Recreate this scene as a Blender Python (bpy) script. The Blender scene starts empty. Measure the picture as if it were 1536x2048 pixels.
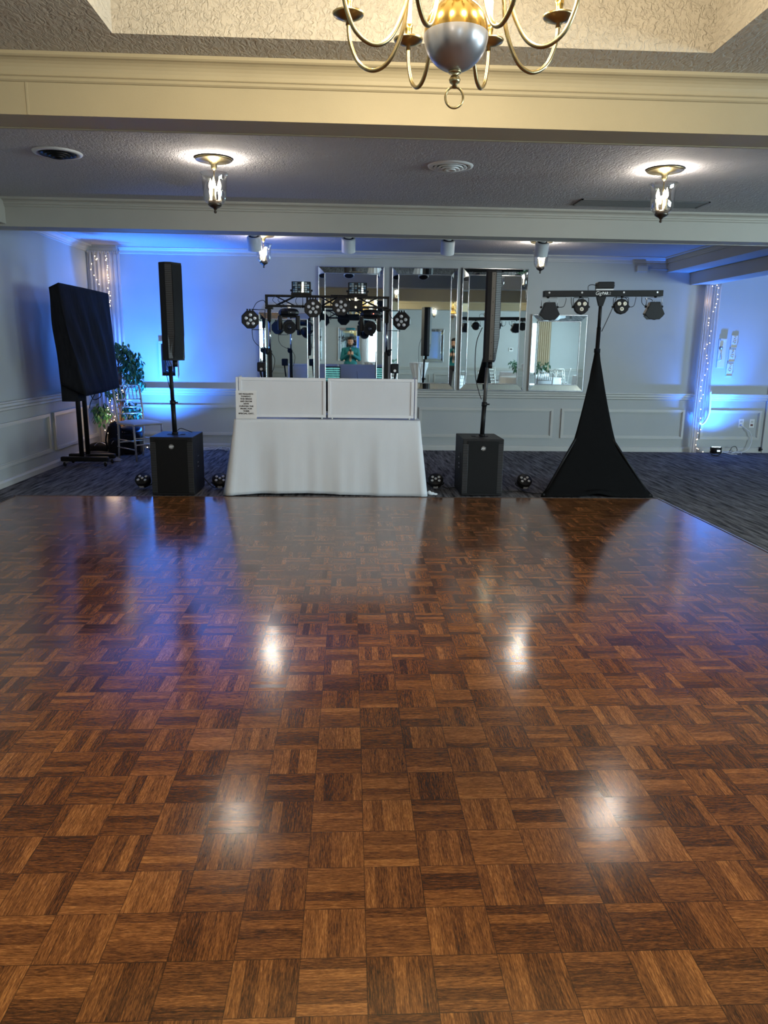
import bpy, bmesh, math, random
from mathutils import Vector, Matrix
random.seed(7)
PI = math.pi
C = bpy.context.scene.collection
scene = bpy.context.scene

# ------------------------------------------------------------------ camera
cam_data = bpy.data.cameras.new('camera')
cam_data.sensor_fit = 'HORIZONTAL'
cam_data.sensor_width = 36.0
cam_data.lens = 36.0 * 1479.0 / 1536.0
cam_data.clip_start = 0.02
cam = bpy.data.objects.new('camera', cam_data)
C.objects.link(cam)
def cam_rows(yaw, pitch, roll):
    cy, sy, cp, sp, cr, sr = math.cos(yaw), math.sin(yaw), math.cos(pitch), math.sin(pitch), math.cos(roll), math.sin(roll)
    A = Matrix(((cy, -sy, 0), (sy, cy, 0), (0, 0, 1)))
    B = Matrix(((1, 0, 0), (0, 0, -1), (0, 1, 0)))
    Cx = Matrix(((1, 0, 0), (0, cp, -sp), (0, sp, cp)))
    D = Matrix(((cr, -sr, 0), (sr, cr, 0), (0, 0, 1)))
    return D @ Cx @ B @ A
Mr = cam_rows(.0472, .2165, .0140)
right, up, back = Mr[0], -Mr[1], -Mr[2]
cam.matrix_world = Matrix(((right.x, up.x, back.x, 0.0), (right.y, up.y, back.y, 0.0), (right.z, up.z, back.z, 1.40), (0, 0, 0, 1)))
scene.camera = cam

# ------------------------------------------------------------------ world, exposure, lights
W = bpy.data.worlds.new('world'); scene.world = W; W.use_nodes = True
W.node_tree.nodes['Background'].inputs[0].default_value = (0.55, 0.65, 0.8, 1)
W.node_tree.nodes['Background'].inputs[1].default_value = 0.3
vs = scene.view_settings
vs.view_transform = 'Standard'; vs.look = 'None'; vs.gamma = 1.0; vs.use_curve_mapping = False
vs.exposure = 0.45
scene.cycles.use_denoising = True
scene.cycles.max_bounces = 12
scene.cycles.transparent_max_bounces = 16
scene.cycles.sample_clamp_indirect = 6.0
scene.cycles.caustics_reflective = False
scene.cycles.caustics_refractive = False

E_CHAND = 11.5      # each of the eight candle bulbs of the chandelier
E_PEND = 12.0      # each lantern pendant
E_DAY = 6.0        # strength of the rear window and the added side windows
E_BLUE = 330.0     # uplights
def point(name, loc, e, col, r=.02):
    l = bpy.data.lights.new(name, 'POINT'); l.energy = e; l.color = col; l.shadow_soft_size = r
    o = bpy.data.objects.new(name, l); C.objects.link(o); o.location = loc
    return o
def spot(name, loc, target, e, col, deg, blend=.6, r=.04):
    l = bpy.data.lights.new(name, 'SPOT'); l.energy = e; l.color = col; l.shadow_soft_size = r
    l.spot_size = math.radians(deg); l.spot_blend = blend
    o = bpy.data.objects.new(name, l); C.objects.link(o); o.location = loc
    o.rotation_euler = (Vector(target) - Vector(loc)).to_track_quat('-Z', 'Y').to_euler()
    return o
def area(name, loc, target, sx, sy, e, col):
    l = bpy.data.lights.new(name, 'AREA'); l.energy = e; l.color = col; l.shape = 'RECTANGLE'; l.size = sx; l.size_y = sy
    o = bpy.data.objects.new(name, l); C.objects.link(o); o.location = loc
    o.rotation_euler = (Vector(target) - Vector(loc)).to_track_quat('-Z', 'Y').to_euler()
    return o
BLUE = (.03, .20, 1.0)
# floor uplights washing the two curtained corners
UP_L = (-2.60, 9.98, .12); UP_R = (5.15, 10.15, .16)
spot('uplight_spill_left', (UP_L[0], UP_L[1], .17), (-2.58, 10.06, 2.6), E_BLUE, BLUE, 135, 1.0)
spot('uplight_beam_left', (UP_L[0], UP_L[1], .17), (-2.66, 10.34, 2.6), E_BLUE * 1.7, BLUE, 62, 1.0)
spot('uplight_spill_right', (UP_R[0], UP_R[1], .17), (5.30, 10.40, 1.9), E_BLUE * .5, BLUE, 125, 1.0)
spot('uplight_beam_right', (UP_R[0], UP_R[1], .17), (5.36, 10.46, 2.1), E_BLUE * .9, BLUE, 60, 1.0)
WARM = (1.0, .84, .58)
WARMW = (1.0, .91, .80)
# daylight fill added at the unseen side windows to the right of the camera
for k_ in range(3): area('window_daylight', (8.93, -1.75 + 2.6 * k_, 1.5), (0, -1.0 + 2.6 * k_ + 1.5, 1.2), 1.55, 1.45, 175, (.66, .90, 1.0))

# ------------------------------------------------------------------ node helpers
def new_mat(name):
    m = bpy.data.materials.new(name); m.use_nodes = True
    nt = m.node_tree; bsdf = nt.nodes['Principled BSDF']
    return m, nt, bsdf
def N(nt, t, **kw):
    n = nt.nodes.new(t)
    for k, v in kw.items(): setattr(n, k, v)
    return n
def math_(nt, op, a, b=None, c=None):
    n = nt.nodes.new('ShaderNodeMath'); n.operation = op
    for i, v in enumerate((a, b, c)):
        if v is None: continue
        if isinstance(v, (int, float)): n.inputs[i].default_value = v
        else: nt.links.new(v, n.inputs[i])
    return n.outputs[0]
def mat(name, col, rough=.5, metal=0.0, nscale=40.0, var=.06, bump=0.0, bscale=None, coat=0.0, spec=None, stretch=None, sheen=0.0, trans=0.0):
    m, nt, b = new_mat(name)
    tc = N(nt, 'ShaderNodeTexCoord'); vec = tc.outputs['Object']
    if stretch:
        mp = N(nt, 'ShaderNodeMapping'); mp.inputs['Scale'].default_value = stretch
        nt.links.new(vec, mp.inputs[0]); vec = mp.outputs[0]
    no = N(nt, 'ShaderNodeTexNoise'); no.inputs['Scale'].default_value = nscale; no.inputs['Detail'].default_value = 4
    nt.links.new(vec, no.inputs['Vector'])
    r = N(nt, 'ShaderNodeValToRGB')
    r.color_ramp.elements[0].position = .3; r.color_ramp.elements[1].position = .7
    r.color_ramp.elements[0].color = tuple(max(0, c * (1 - var)) for c in col) + (1,)
    r.color_ramp.elements[1].color = tuple(min(1, c * (1 + var)) for c in col) + (1,)
    nt.links.new(no.outputs['Fac'], r.inputs[0]); nt.links.new(r.outputs[0], b.inputs['Base Color'])
    b.inputs['Roughness'].default_value = rough; b.inputs['Metallic'].default_value = metal
    b.inputs['Coat Weight'].default_value = coat
    if spec is not None: b.inputs['Specular IOR Level'].default_value = spec
    if sheen: b.inputs['Sheen Weight'].default_value = sheen
    if trans: b.inputs['Transmission Weight'].default_value = trans
    if bump:
        n2 = N(nt, 'ShaderNodeTexNoise'); n2.inputs['Scale'].default_value = bscale or nscale; n2.inputs['Detail'].default_value = 5
        nt.links.new(vec, n2.inputs['Vector'])
        bp = N(nt, 'ShaderNodeBump'); bp.inputs['Strength'].default_value = bump; bp.inputs['Distance'].default_value = .01
        nt.links.new(n2.outputs['Fac'], bp.inputs['Height']); nt.links.new(bp.outputs[0], b.inputs['Normal'])
    return m
def emit(name, col, s):
    m, nt, b = new_mat(name)
    no = N(nt, 'ShaderNodeTexNoise'); no.inputs['Scale'].default_value = 30
    b.inputs['Base Color'].default_value = (*col, 1)
    b.inputs['Emission Color'].default_value = (*col, 1); b.inputs['Emission Strength'].default_value = s
    b.inputs['Roughness'].default_value = .3
    return m
def glass_mat(name, tint=(1, 1, 1), amt=.10):
    m = bpy.data.materials.new(name); m.use_nodes = True; nt = m.node_tree; nt.nodes.clear()
    out = N(nt, 'ShaderNodeOutputMaterial'); mix = N(nt, 'ShaderNodeMixShader'); tr = N(nt, 'ShaderNodeBsdfTransparent'); gl = N(nt, 'ShaderNodeBsdfGlossy')
    lw = N(nt, 'ShaderNodeLayerWeight'); lw.inputs[0].default_value = .35
    tr.inputs[0].default_value = (*tint, 1); gl.inputs['Roughness'].default_value = .03
    f = math_(nt, 'MULTIPLY_ADD', lw.outputs['Facing'], .5, amt * .4)
    nt.links.new(f, mix.inputs[0]); nt.links.new(tr.outputs[0], mix.inputs[1]); nt.links.new(gl.outputs[0], mix.inputs[2]); nt.links.new(mix.outputs[0], out.inputs[0])
    return m

# ------------------------------------------------------------------ materials
def knockdown(name, col, strength, rough=.85):
    m, nt, b = new_mat(name)
    g = N(nt, 'ShaderNodeNewGeometry')
    mp = N(nt, 'ShaderNodeMapping'); mp.inputs['Scale'].default_value = (1, .45, 1); mp.inputs['Rotation'].default_value = (0, 0, .5)
    nt.links.new(g.outputs['Position'], mp.inputs[0])
    a = N(nt, 'ShaderNodeTexNoise'); a.inputs['Scale'].default_value = 42; a.inputs['Detail'].default_value = 6; a.inputs['Distortion'].default_value = 1.2
    c = N(nt, 'ShaderNodeTexNoise'); c.inputs['Scale'].default_value = 7; c.inputs['Detail'].default_value = 2
    nt.links.new(mp.outputs[0], a.inputs['Vector']); nt.links.new(g.outputs['Position'], c.inputs['Vector'])
    h = math_(nt, 'SMOOTH_MIN', a.outputs['Fac'], .58, .1)
    h2 = math_(nt, 'MULTIPLY_ADD', c.outputs['Fac'], .25, h)
    bp = N(nt, 'ShaderNodeBump'); bp.inputs['Strength'].default_value = strength; bp.inputs['Distance'].default_value = .02
    nt.links.new(h2, bp.inputs['Height']); nt.links.new(bp.outputs[0], b.inputs['Normal'])
    b.inputs['Base Color'].default_value = (*col, 1); b.inputs['Roughness'].default_value = rough
    return m
M_ceil_warm = knockdown('textured_cream_ceiling', (.46, .425, .365), .9)
M_ceil = knockdown('textured_ceiling', (.46, .45, .46), .7)
M_wall = mat('painted_wall', (.42, .445, .44), .6, nscale=3, var=.02, bump=.05, bscale=220)
M_trim = mat('painted_trim', (.50, .505, .475), .42, nscale=6, var=.02)
M_beam = mat('cream_beam_paint', (.42, .36, .235), .55, nscale=5, var=.02, bump=.04, bscale=160)
M_beam2 = mat('grey_beam_paint', (.43, .405, .35), .55, nscale=5, var=.02, bump=.04, bscale=160)

def parquet():
    m, nt, b = new_mat('oak_parquet')
    s = 0.1538
    g = N(nt, 'ShaderNodeNewGeometry'); sp = N(nt, 'ShaderNodeSeparateXYZ'); nt.links.new(g.outputs['Position'], sp.inputs[0])
    u = math_(nt, 'SUBTRACT', math_(nt, 'DIVIDE', sp.outputs[0], s), .2764)
    v = math_(nt, 'SUBTRACT', math_(nt, 'DIVIDE', sp.outputs[1], s), .52)
    iu, iv = math_(nt, 'FLOOR', u), math_(nt, 'FLOOR', v)
    fu, fv = math_(nt, 'SUBTRACT', u, iu), math_(nt, 'SUBTRACT', v, iv)
    par = math_(nt, 'MODULO', math_(nt, 'ADD', math_(nt, 'ADD', iu, iv), 1000.0), 2.0)   # 0: grain runs away from the camera
    par = math_(nt, 'ROUND', par)
    def mixf(a, bb):
        n = N(nt, 'ShaderNodeMix'); nt.links.new(par, n.inputs[0]); nt.links.new(a, n.inputs[2]); nt.links.new(bb, n.inputs[3]); return n.outputs[0]
    across, along = mixf(fu, fv), mixf(fv, fu)
    ns = 5.0
    st = math_(nt, 'MULTIPLY', across, ns); ist = math_(nt, 'FLOOR', st); fst = math_(nt, 'SUBTRACT', st, ist)
    cid = N(nt, 'ShaderNodeCombineXYZ'); nt.links.new(iu, cid.inputs[0]); nt.links.new(iv, cid.inputs[1]); nt.links.new(ist, cid.inputs[2])
    wn = N(nt, 'ShaderNodeTexWhiteNoise'); wn.noise_dimensions = '3D'; nt.links.new(cid.outputs[0], wn.inputs[0])
    bid = N(nt, 'ShaderNodeCombineXYZ'); nt.links.new(iu, bid.inputs[0]); nt.links.new(iv, bid.inputs[1]); bid.inputs[2].default_value = 77.3
    wb = N(nt, 'ShaderNodeTexWhiteNoise'); wb.noise_dimensions = '3D'; nt.links.new(bid.outputs[0], wb.inputs[0])
    gv = N(nt, 'ShaderNodeCombineXYZ')
    nt.links.new(math_(nt, 'MULTIPLY', across, 16.0), gv.inputs[0]); nt.links.new(math_(nt, 'MULTIPLY', along, 1.3), gv.inputs[1])
    nt.links.new(math_(nt, 'MULTIPLY', wn.outputs[0], 91.0), gv.inputs[2])
    gn = N(nt, 'ShaderNodeTexNoise'); gn.inputs['Scale'].default_value = 2.6; gn.inputs['Detail'].default_value = 8; gn.inputs['Roughness'].default_value = .72; gn.inputs['Distortion'].default_value = .35
    nt.links.new(gv.outputs[0], gn.inputs['Vector'])
    fine = N(nt, 'ShaderNodeTexNoise'); fine.inputs['Scale'].default_value = 13.0; fine.inputs['Detail'].default_value = 3
    gv2 = N(nt, 'ShaderNodeCombineXYZ'); nt.links.new(math_(nt, 'MULTIPLY', across, 9.0), gv2.inputs[0]); nt.links.new(math_(nt, 'MULTIPLY', along, .9), gv2.inputs[1]); nt.links.new(math_(nt, 'MULTIPLY', wn.outputs[0], 37.0), gv2.inputs[2])
    nt.links.new(gv2.outputs[0], fine.inputs['Vector'])
    t = math_(nt, 'MULTIPLY_ADD', wn.outputs[0], .42, math_(nt, 'MULTIPLY', math_(nt, 'SUBTRACT', gn.outputs['Fac'], .5), 2.0))
    t = math_(nt, 'ADD', t, math_(nt, 'MULTIPLY', math_(nt, 'SUBTRACT', fine.outputs['Fac'], .5), 1.0))
    t = math_(nt, 'ADD', t, math_(nt, 'MULTIPLY_ADD', wb.outputs[0], .22, .17))
    ramp = N(nt, 'ShaderNodeValToRGB'); cr = ramp.color_ramp
    cr.elements[0].position = 0.0; cr.elements[0].color = (.045, .017, .007, 1)
    cr.elements[1].position = 1.0; cr.elements[1].color = (.58, .245, .070, 1)
    for p, c in ((.25, (.095, .034, .012, 1)), (.5, (.215, .078, .022, 1)), (.75, (.345, .135, .037, 1))):
        e = cr.elements.new(p); e.color = c
    nt.links.new(t, ramp.inputs[0])
    # seams: block edges darker than strip edges
    eb = math_(nt, 'MINIMUM', math_(nt, 'MINIMUM', fu, math_(nt, 'SUBTRACT', 1.0, fu)), math_(nt, 'MINIMUM', fv, math_(nt, 'SUBTRACT', 1.0, fv)))
    es = math_(nt, 'MINIMUM', fst, math_(nt, 'SUBTRACT', 1.0, fst))
    mb = math_(nt, 'MULTIPLY', math_(nt, 'LESS_THAN', eb, .008), .6)
    ms = math_(nt, 'MULTIPLY', math_(nt, 'LESS_THAN', es, .03), .36)
    seam = math_(nt, 'MAXIMUM', mb, ms)
    mx = N(nt, 'ShaderNodeMix', data_type='RGBA'); nt.links.new(seam, mx.inputs[0]); nt.links.new(ramp.outputs[0], mx.inputs[6]); mx.inputs[7].default_value = (.015, .007, .004, 1)
    nt.links.new(mx.outputs[2], b.inputs['Base Color'])
    rn = N(nt, 'ShaderNodeTexNoise'); rn.inputs['Scale'].default_value = 2.5; nt.links.new(g.outputs['Position'], rn.inputs['Vector'])
    nt.links.new(math_(nt, 'ADD', math_(nt, 'MULTIPLY_ADD', rn.outputs['Fac'], .07, .11), math_(nt, 'MULTIPLY', wb.outputs[0], .05)), b.inputs['Roughness'])
    b.inputs['Specular IOR Level'].default_value = .6
    b.inputs['Coat Weight'].default_value = .38; b.inputs['Coat Roughness'].default_value = .12
    h = math_(nt, 'SUBTRACT', math_(nt, 'MULTIPLY', gn.outputs['Fac'], .25), seam)
    tilt = math_(nt, 'MULTIPLY', math_(nt, 'MULTIPLY', math_(nt, 'SUBTRACT', wn.outputs[0], .5), fst), 1.0)
    h = math_(nt, 'ADD', h, tilt)
    bp = N(nt, 'ShaderNodeBump'); bp.inputs['Strength'].default_value = .15; bp.inputs['Distance'].default_value = .002
    nt.links.new(h, bp.inputs['Height']); nt.links.new(bp.outputs[0], b.inputs['Normal']); nt.links.new(bp.outputs[0], b.inputs['Coat Normal'])
    return m
M_parquet = parquet()

def carpet():
    m, nt, b = new_mat('striated_carpet')
    g = N(nt, 'ShaderNodeNewGeometry')
    mp = N(nt, 'ShaderNodeMapping'); mp.inputs['Scale'].default_value = (1.0, .09, 1); mp.inputs['Rotation'].default_value = (0, 0, .12)
    nt.links.new(g.outputs['Position'], mp.inputs[0])
    a = N(nt, 'ShaderNodeTexNoise'); a.inputs['Scale'].default_value = 26; a.inputs['Detail'].default_value = 6; a.inputs['Roughness'].default_value = .7
    nt.links.new(mp.outputs[0], a.inputs['Vector'])
    a2 = N(nt, 'ShaderNodeTexNoise'); a2.inputs['Scale'].default_value = 1.4; nt.links.new(g.outputs['Position'], a2.inputs['Vector'])
    r = N(nt, 'ShaderNodeValToRGB'); r.color_ramp.elements[0].position = .36; r.color_ramp.elements[1].position = .66
    r.color_ramp.elements[0].color = (.016, .017, .022, 1); r.color_ramp.elements[1].color = (.24, .235, .25, 1)
    nt.links.new(math_(nt, 'MULTIPLY_ADD', a2.outputs['Fac'], .06, math_(nt, 'SUBTRACT', a.outputs['Fac'], .03)), r.inputs[0])
    nt.links.new(r.outputs[0], b.inputs['Base Color'])
    b.inputs['Roughness'].default_value = .95; b.inputs['Specular IOR Level'].default_value = .15
    bp = N(nt, 'ShaderNodeBump'); bp.inputs['Strength'].default_value = .6; bp.inputs['Distance'].default_value = .01
    nt.links.new(a.outputs['Fac'], bp.inputs['Height']); nt.links.new(bp.outputs[0], b.inputs['Normal'])
    return m
M_carpet = carpet()
M_mirror = mat('silvered_mirror', (.80, .90, .92), .015, 1.0, nscale=2, var=.01)
M_silver = mat('silver_frame', (.72, .74, .76), .22, 1.0, nscale=60, var=.05)
M_brass = mat('polished_brass', (.62, .43, .13), .16, 1.0, nscale=20, var=.08)
M_globe_reflection = mat('worn_lower_brass', (.42, .42, .45), .30, .7, nscale=20, var=.05)  # grey room reflection put into the colour of the globe's lower half
M_brass_dull = mat('antique_brass', (.42, .34, .18), .28, 1.0, nscale=30, var=.12)
M_dark_bronze = mat('dark_bronze', (.14, .12, .10), .3, .9, nscale=30, var=.1)
M_steel = mat('brushed_steel', (.55, .56, .58), .3, 1.0, nscale=80, var=.06)
M_chrome = mat('chrome', (.8, .82, .84), .08, 1.0, nscale=20, var=.02)
M_glass = glass_mat('clear_glass', amt=.22)
M_bulb = emit('lit_bulb', (1.0, .80, .52), 28)
M_fairy = emit('fairy_bulb', (1.0, .78, .52), 9)
M_candle = mat('candle_sleeve', (.75, .66, .45), .5, nscale=30)
M_blackp = mat('black_plastic', (.012, .012, .014), .45, nscale=120, var=.2, bump=.1, bscale=300, spec=.22)
M_blackm = mat('black_metal', (.009, .009, .010), .45, 0.0, nscale=90, var=.2, spec=.22)
M_cab = mat('black_textured_cabinet', (.013, .013, .015), .42, nscale=200, var=.25, bump=.3, bscale=500, spec=.22)
M_grille = mat('grille_dark', (.010, .010, .011), .5, .4, nscale=300, var=.3, bump=.4, bscale=700, spec=.22)
M_greym = mat('grey_side_panel', (.10, .10, .10), .45, .2, nscale=120, var=.1)
M_blackcloth = mat('black_cloth', (.010, .011, .015), .9, nscale=25, var=.3, bump=.5, bscale=14, stretch=(1, 1, .25), sheen=.0, spec=.12)
M_spandex = mat('black_spandex', (.003, .003, .0035), .8, nscale=25, var=.2, spec=.12)
M_whitecloth = mat('white_cloth', (.78, .82, .88), .8, nscale=9, var=.02, bump=.22, bscale=5, stretch=(1, 1, .35))
M_facade = mat('white_facade_frame', (.80, .82, .87), .45, nscale=12, var=.02)
M_scrim = mat('white_scrim', (.74, .76, .81), .8, nscale=6, var=.02, bump=.5, bscale=4, stretch=(1, 1, .5))
M_white = mat('white_enamel', (.72, .73, .72), .4, nscale=20, var=.02)
M_paper = mat('white_sign_paper', (.84, .85, .87), .4, nscale=20, var=.01)
M_ink = mat('black_ink', (.02, .02, .03), .6)
M_lens = mat('led_lens', (.72, .74, .76), .12, .35, nscale=60, var=.1)
M_lenswarm = mat('cob_lens', (.80, .76, .64), .25, nscale=60, var=.1)
M_glow = emit('uplight_lens_glow', (.45, .8, 1.0), 12)
M_wire = mat('white_wire', (.7, .72, .75), .5)
M_wirec = mat('clear_wire', (.35, .33, .28), .4)
M_cable = mat('black_cable', (.01, .01, .01), .5)
M_silverchair = mat('silver_painted_wood', (.52, .52, .50), .32, .7, nscale=60, var=.08)
M_cushion = mat('pale_cushion', (.55, .57, .60), .6, nscale=30, var=.03)
M_leaf = mat('ficus_leaf', (.035, .14, .07), .38, nscale=12, var=.45)
M_bark = mat('bark', (.16, .10, .06), .8, nscale=30, var=.3, bump=.5)
M_pot = mat('dark_pot', (.03, .025, .02), .5)
M_bag = mat('black_nylon', (.010, .010, .012), .65, nscale=60, var=.3, bump=.5, bscale=18, spec=.12)
M_tissue = mat('grey_crumpled_cloth', (.28, .27, .26), .85, nscale=20, var=.15, bump=.6, bscale=20)
M_skin = mat('skin', (.55, .33, .23), .55, nscale=30, var=.05)
M_hair = mat('dark_hair', (.015, .010, .008), .6, nscale=90, var=.4, bump=.8, bscale=60)
M_shirt = mat('teal_shirt', (.005, .19, .24), .7, nscale=20, var=.06, bump=.5, bscale=9)
M_tie = mat('beige_tie', (.45, .40, .32), .6, nscale=50)
M_trouser = mat('dark_trousers', (.03, .03, .04), .8, nscale=40)
M_drape = mat('beige_drape', (.52, .43, .30), .8, nscale=8, var=.04)
def sheer():
    m = bpy.data.materials.new('sheer_voile'); m.use_nodes = True; nt = m.node_tree; nt.nodes.clear()
    out = N(nt, 'ShaderNodeOutputMaterial'); a = N(nt, 'ShaderNodeMixShader'); c = N(nt, 'ShaderNodeMixShader')
    tr = N(nt, 'ShaderNodeBsdfTransparent'); di = N(nt, 'ShaderNodeBsdfDiffuse'); tl = N(nt, 'ShaderNodeBsdfTranslucent')
    no = N(nt, 'ShaderNodeTexNoise'); no.inputs['Scale'].default_value = 90
    di.inputs[0].default_value = (.82, .80, .80, 1); tl.inputs[0].default_value = (.8, .78, .78, 1)
    c.inputs[0].default_value = .45; nt.links.new(di.outputs[0], c.inputs[1]); nt.links.new(tl.outputs[0], c.inputs[2])
    nt.links.new(math_(nt, 'MULTIPLY_ADD', no.outputs['Fac'], .10, .76), a.inputs[0])
    nt.links.new(tr.outputs[0], a.inputs[1]); nt.links.new(c.outputs[0], a.inputs[2]); nt.links.new(a.outputs[0], out.inputs[0])
    return m
M_sheer = sheer()
def slotted(name, base, dark, axis, freq, rough=.45):
    """grille of fine horizontal or vertical slots"""
    m, nt, b = new_mat(name)
    tc = N(nt, 'ShaderNodeTexCoord'); sp = N(nt, 'ShaderNodeSeparateXYZ'); nt.links.new(tc.outputs['Object'], sp.inputs[0])
    f = math_(nt, 'FRACT', math_(nt, 'MULTIPLY', sp.outputs[axis], freq))
    t = math_(nt, 'LESS_THAN', f, .5)
    mx = N(nt, 'ShaderNodeMix', data_type='RGBA'); nt.links.new(t, mx.inputs[0]); mx.inputs[6].default_value = (*base, 1); mx.inputs[7].default_value = (*dark, 1)
    nt.links.new(mx.outputs[2], b.inputs['Base Color']); b.inputs['Roughness'].default_value = rough
    bp = N(nt, 'ShaderNodeBump'); bp.inputs['Strength'].default_value = .6; bp.inputs['Distance'].default_value = .004; bp.invert = True
    nt.links.new(t, bp.inputs['Height']); nt.links.new(bp.outputs[0], b.inputs['Normal'])
    return m
M_slots = slotted('slotted_grille', (.035, .037, .043), (.003, .003, .003), 2, 62)
M_slots_grey = slotted('slotted_grey_grille', (.10, .10, .095), (.008, .008, .008), 2, 62)

# ------------------------------------------------------------------ mesh helpers
class MB:
    def __init__(self): self.bm = bmesh.new()
    def box(self, x0, x1, y0, y1, z0, z1, mtx=None):
        vs = [self.bm.verts.new(Vector((x, y, z))) for z in (z0, z1) for y in (y0, y1) for x in (x0, x1)]
        if mtx:
            for v in vs: v.co = mtx @ v.co
        for f in ((0, 2, 3, 1), (4, 5, 7, 6), (0, 1, 5, 4), (2, 6, 7, 3), (0, 4, 6, 2), (1, 3, 7, 5)):
            self.bm.faces.new([vs[i] for i in f])
        return self
    def quad(self, *pts):
        self.bm.faces.new([self.bm.verts.new(Vector(p)) for p in pts]); return self
    def frustum(self, p0, p1, r0, r1, n=16, caps=True):
        p0, p1 = Vector(p0), Vector(p1); d = (p1 - p0).normalized()
        a = d.orthogonal().normalized(); b = d.cross(a)
        if abs(d.z) > .99: a, b = Vector((1, 0, 0)), Vector((0, 1, 0)) * (1 if d.z > 0 else -1)
        R = []
        for p, r in ((p0, r0), (p1, r1)):
            R.append([self.bm.verts.new(p + (a * math.cos(2 * PI * i / n) + b * math.sin(2 * PI * i / n)) * r) for i in range(n)])
        for i in range(n):
            f = self.bm.faces.new((R[0][i], R[0][(i + 1) % n], R[1][(i + 1) % n], R[1][i])); f.smooth = True
        if caps:
            self.bm.faces.new(R[0][::-1]); self.bm.faces.new(R[1])
        return self
    def cyl(self, p0, p1, r, n=16): return self.frustum(p0, p1, r, r, n)
    def tube(self, pts, r, n=8, closed=False):
        pts = [Vector(p) for p in pts]; k = len(pts); prev = None; rings = []
        for i, p in enumerate(pts):
            if closed: t = pts[(i + 1) % k] - pts[i - 1]
            else: t = pts[min(i + 1, k - 1)] - pts[max(i - 1, 0)]
            t.normalize()
            if prev is None: a = t.orthogonal().normalized()
            else:
                a = prev - t * prev.dot(t)
                a = a.normalized() if a.length > 1e-6 else t.orthogonal().normalized()
            prev = a; b = t.cross(a); rr = r[i] if isinstance(r, (list, tuple)) else r
            rings.append([self.bm.verts.new(p + (a * math.cos(2 * PI * j / n) + b * math.sin(2 * PI * j / n)) * rr) for j in range(n)])
        m = k if closed else k - 1
        for i in range(m):
            A, B = rings[i], rings[(i + 1) % k]
            off = 0
            if closed and i == k - 1:
                off = min(range(n), key=lambda o: (A[0].co - B[o].co).length)
            for j in range(n):
                f = self.bm.faces.new((A[j], A[(j + 1) % n], B[(j + 1 + off) % n], B[(j + off) % n])); f.smooth = True
        if not closed:
            self.bm.faces.new(rings[0][::-1]); self.bm.faces.new(rings[-1])
        return self
    def lathe(self, prof, c=(0, 0, 0), n=24, mtx=None, smooth=True):
        c = Vector(c); rings = []
        for r, z in prof:
            ring = []
            for i in range(n if r > 1e-6 else 1):
                p = Vector((r * math.cos(2 * PI * i / n), r * math.sin(2 * PI * i / n), z))
                if mtx: p = mtx @ p
                ring.append(self.bm.verts.new(p + c))
            rings.append(ring)
        for A, B in zip(rings, rings[1:]):
            for i in range(n):
                a = [A[i % len(A)], A[(i + 1) % len(A)], B[(i + 1) % len(B)], B[i % len(B)]]
                u = []
                for q in a:
                    if q not in u: u.append(q)
                if len(u) > 2:
                    f = self.bm.faces.new(u); f.smooth = smooth
        return self
    def sphere(self, c, r, n=16, sc=(1, 1, 1)):
        k = n // 2; prof = [(math.sin(PI * i / k) * r, -math.cos(PI * i / k) * r) for i in range(k + 1)]
        prof[0] = (0, -r); prof[-1] = (0, r)
        return self.lathe(prof, c, n, Matrix.Diagonal(sc).to_3x3())
    def prism(self, poly, axis, a, b):
        """poly: 2d points in the two other axes (in xyz order); extruded along axis from a to b"""
        def mk(p, t):
            q = list(p); q.insert(axis, t); return self.bm.verts.new(Vector(q))
        A = [mk(p, a) for p in poly]; B = [mk(p, b) for p in poly]; n = len(poly)
        for i in range(n): self.bm.faces.new((A[i], A[(i + 1) % n], B[(i + 1) % n], B[i]))
        self.bm.faces.new(A[::-1]); self.bm.faces.new(B)
        return self
    def grid(self, fn, nu, nv, closed_u=False):
        V = [[self.bm.verts.new(Vector(fn(i / nu, j / nv))) for j in range(nv + 1)] for i in range(nu if closed_u else nu + 1)]
        for i in range(nu):
            for j in range(nv):
                f = self.bm.faces.new((V[i][j], V[(i + 1) % len(V)][j], V[(i + 1) % len(V)][j + 1], V[i][j + 1])); f.smooth = True
        return self
    def build(self, name, m, parent=None, bevel=0.0, label=None, weld=False):
        if weld: bmesh.ops.remove_doubles(self.bm, verts=self.bm.verts, dist=1e-5)
        bmesh.ops.recalc_face_normals(self.bm, faces=self.bm.faces)
        me = bpy.data.meshes.new(name); self.bm.to_mesh(me); self.bm.free()
        me.materials.append(m)
        o = bpy.data.objects.new(name, me); C.objects.link(o)
        if parent: o.parent = parent
        if bevel:
            md = o.modifiers.new('bevel', 'BEVEL'); md.width = bevel; md.segments = 2; md.limit_method = 'ANGLE'
        if label: o['label'] = label
        return o
def thing(name, label, cat, loc=(0, 0, 0), rz=0.0, group=None, rot=None):
    o = bpy.data.objects.new(name, None); C.objects.link(o); o.empty_display_size = .1
    o.location = loc; o.rotation_euler = rot or (0, 0, rz)
    o['label'] = label; o['category'] = cat
    if group: o['group'] = group
    return o
def tag(o, label, cat, group=None):
    o['label'] = label; o['category'] = cat
    if group: o['group'] = group
    return o
def struct(name, mb, m, bevel=0.0):
    o = mb.build(name, m, None, bevel); o['kind'] = 'structure'; return o
def dup(root, loc, rz=None, label=None, group=None):
    r = root.copy(); C.objects.link(r); r.location = loc
    if rz is not None: r.rotation_euler = (0, 0, rz)
    if label: r['label'] = label
    if group: r['group'] = group
    for ch in list(root.children):
        c = ch.copy(); C.objects.link(c); c.parent = r
        for g in list(ch.children):
            d = g.copy(); C.objects.link(d); d.parent = c
    return r
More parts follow.
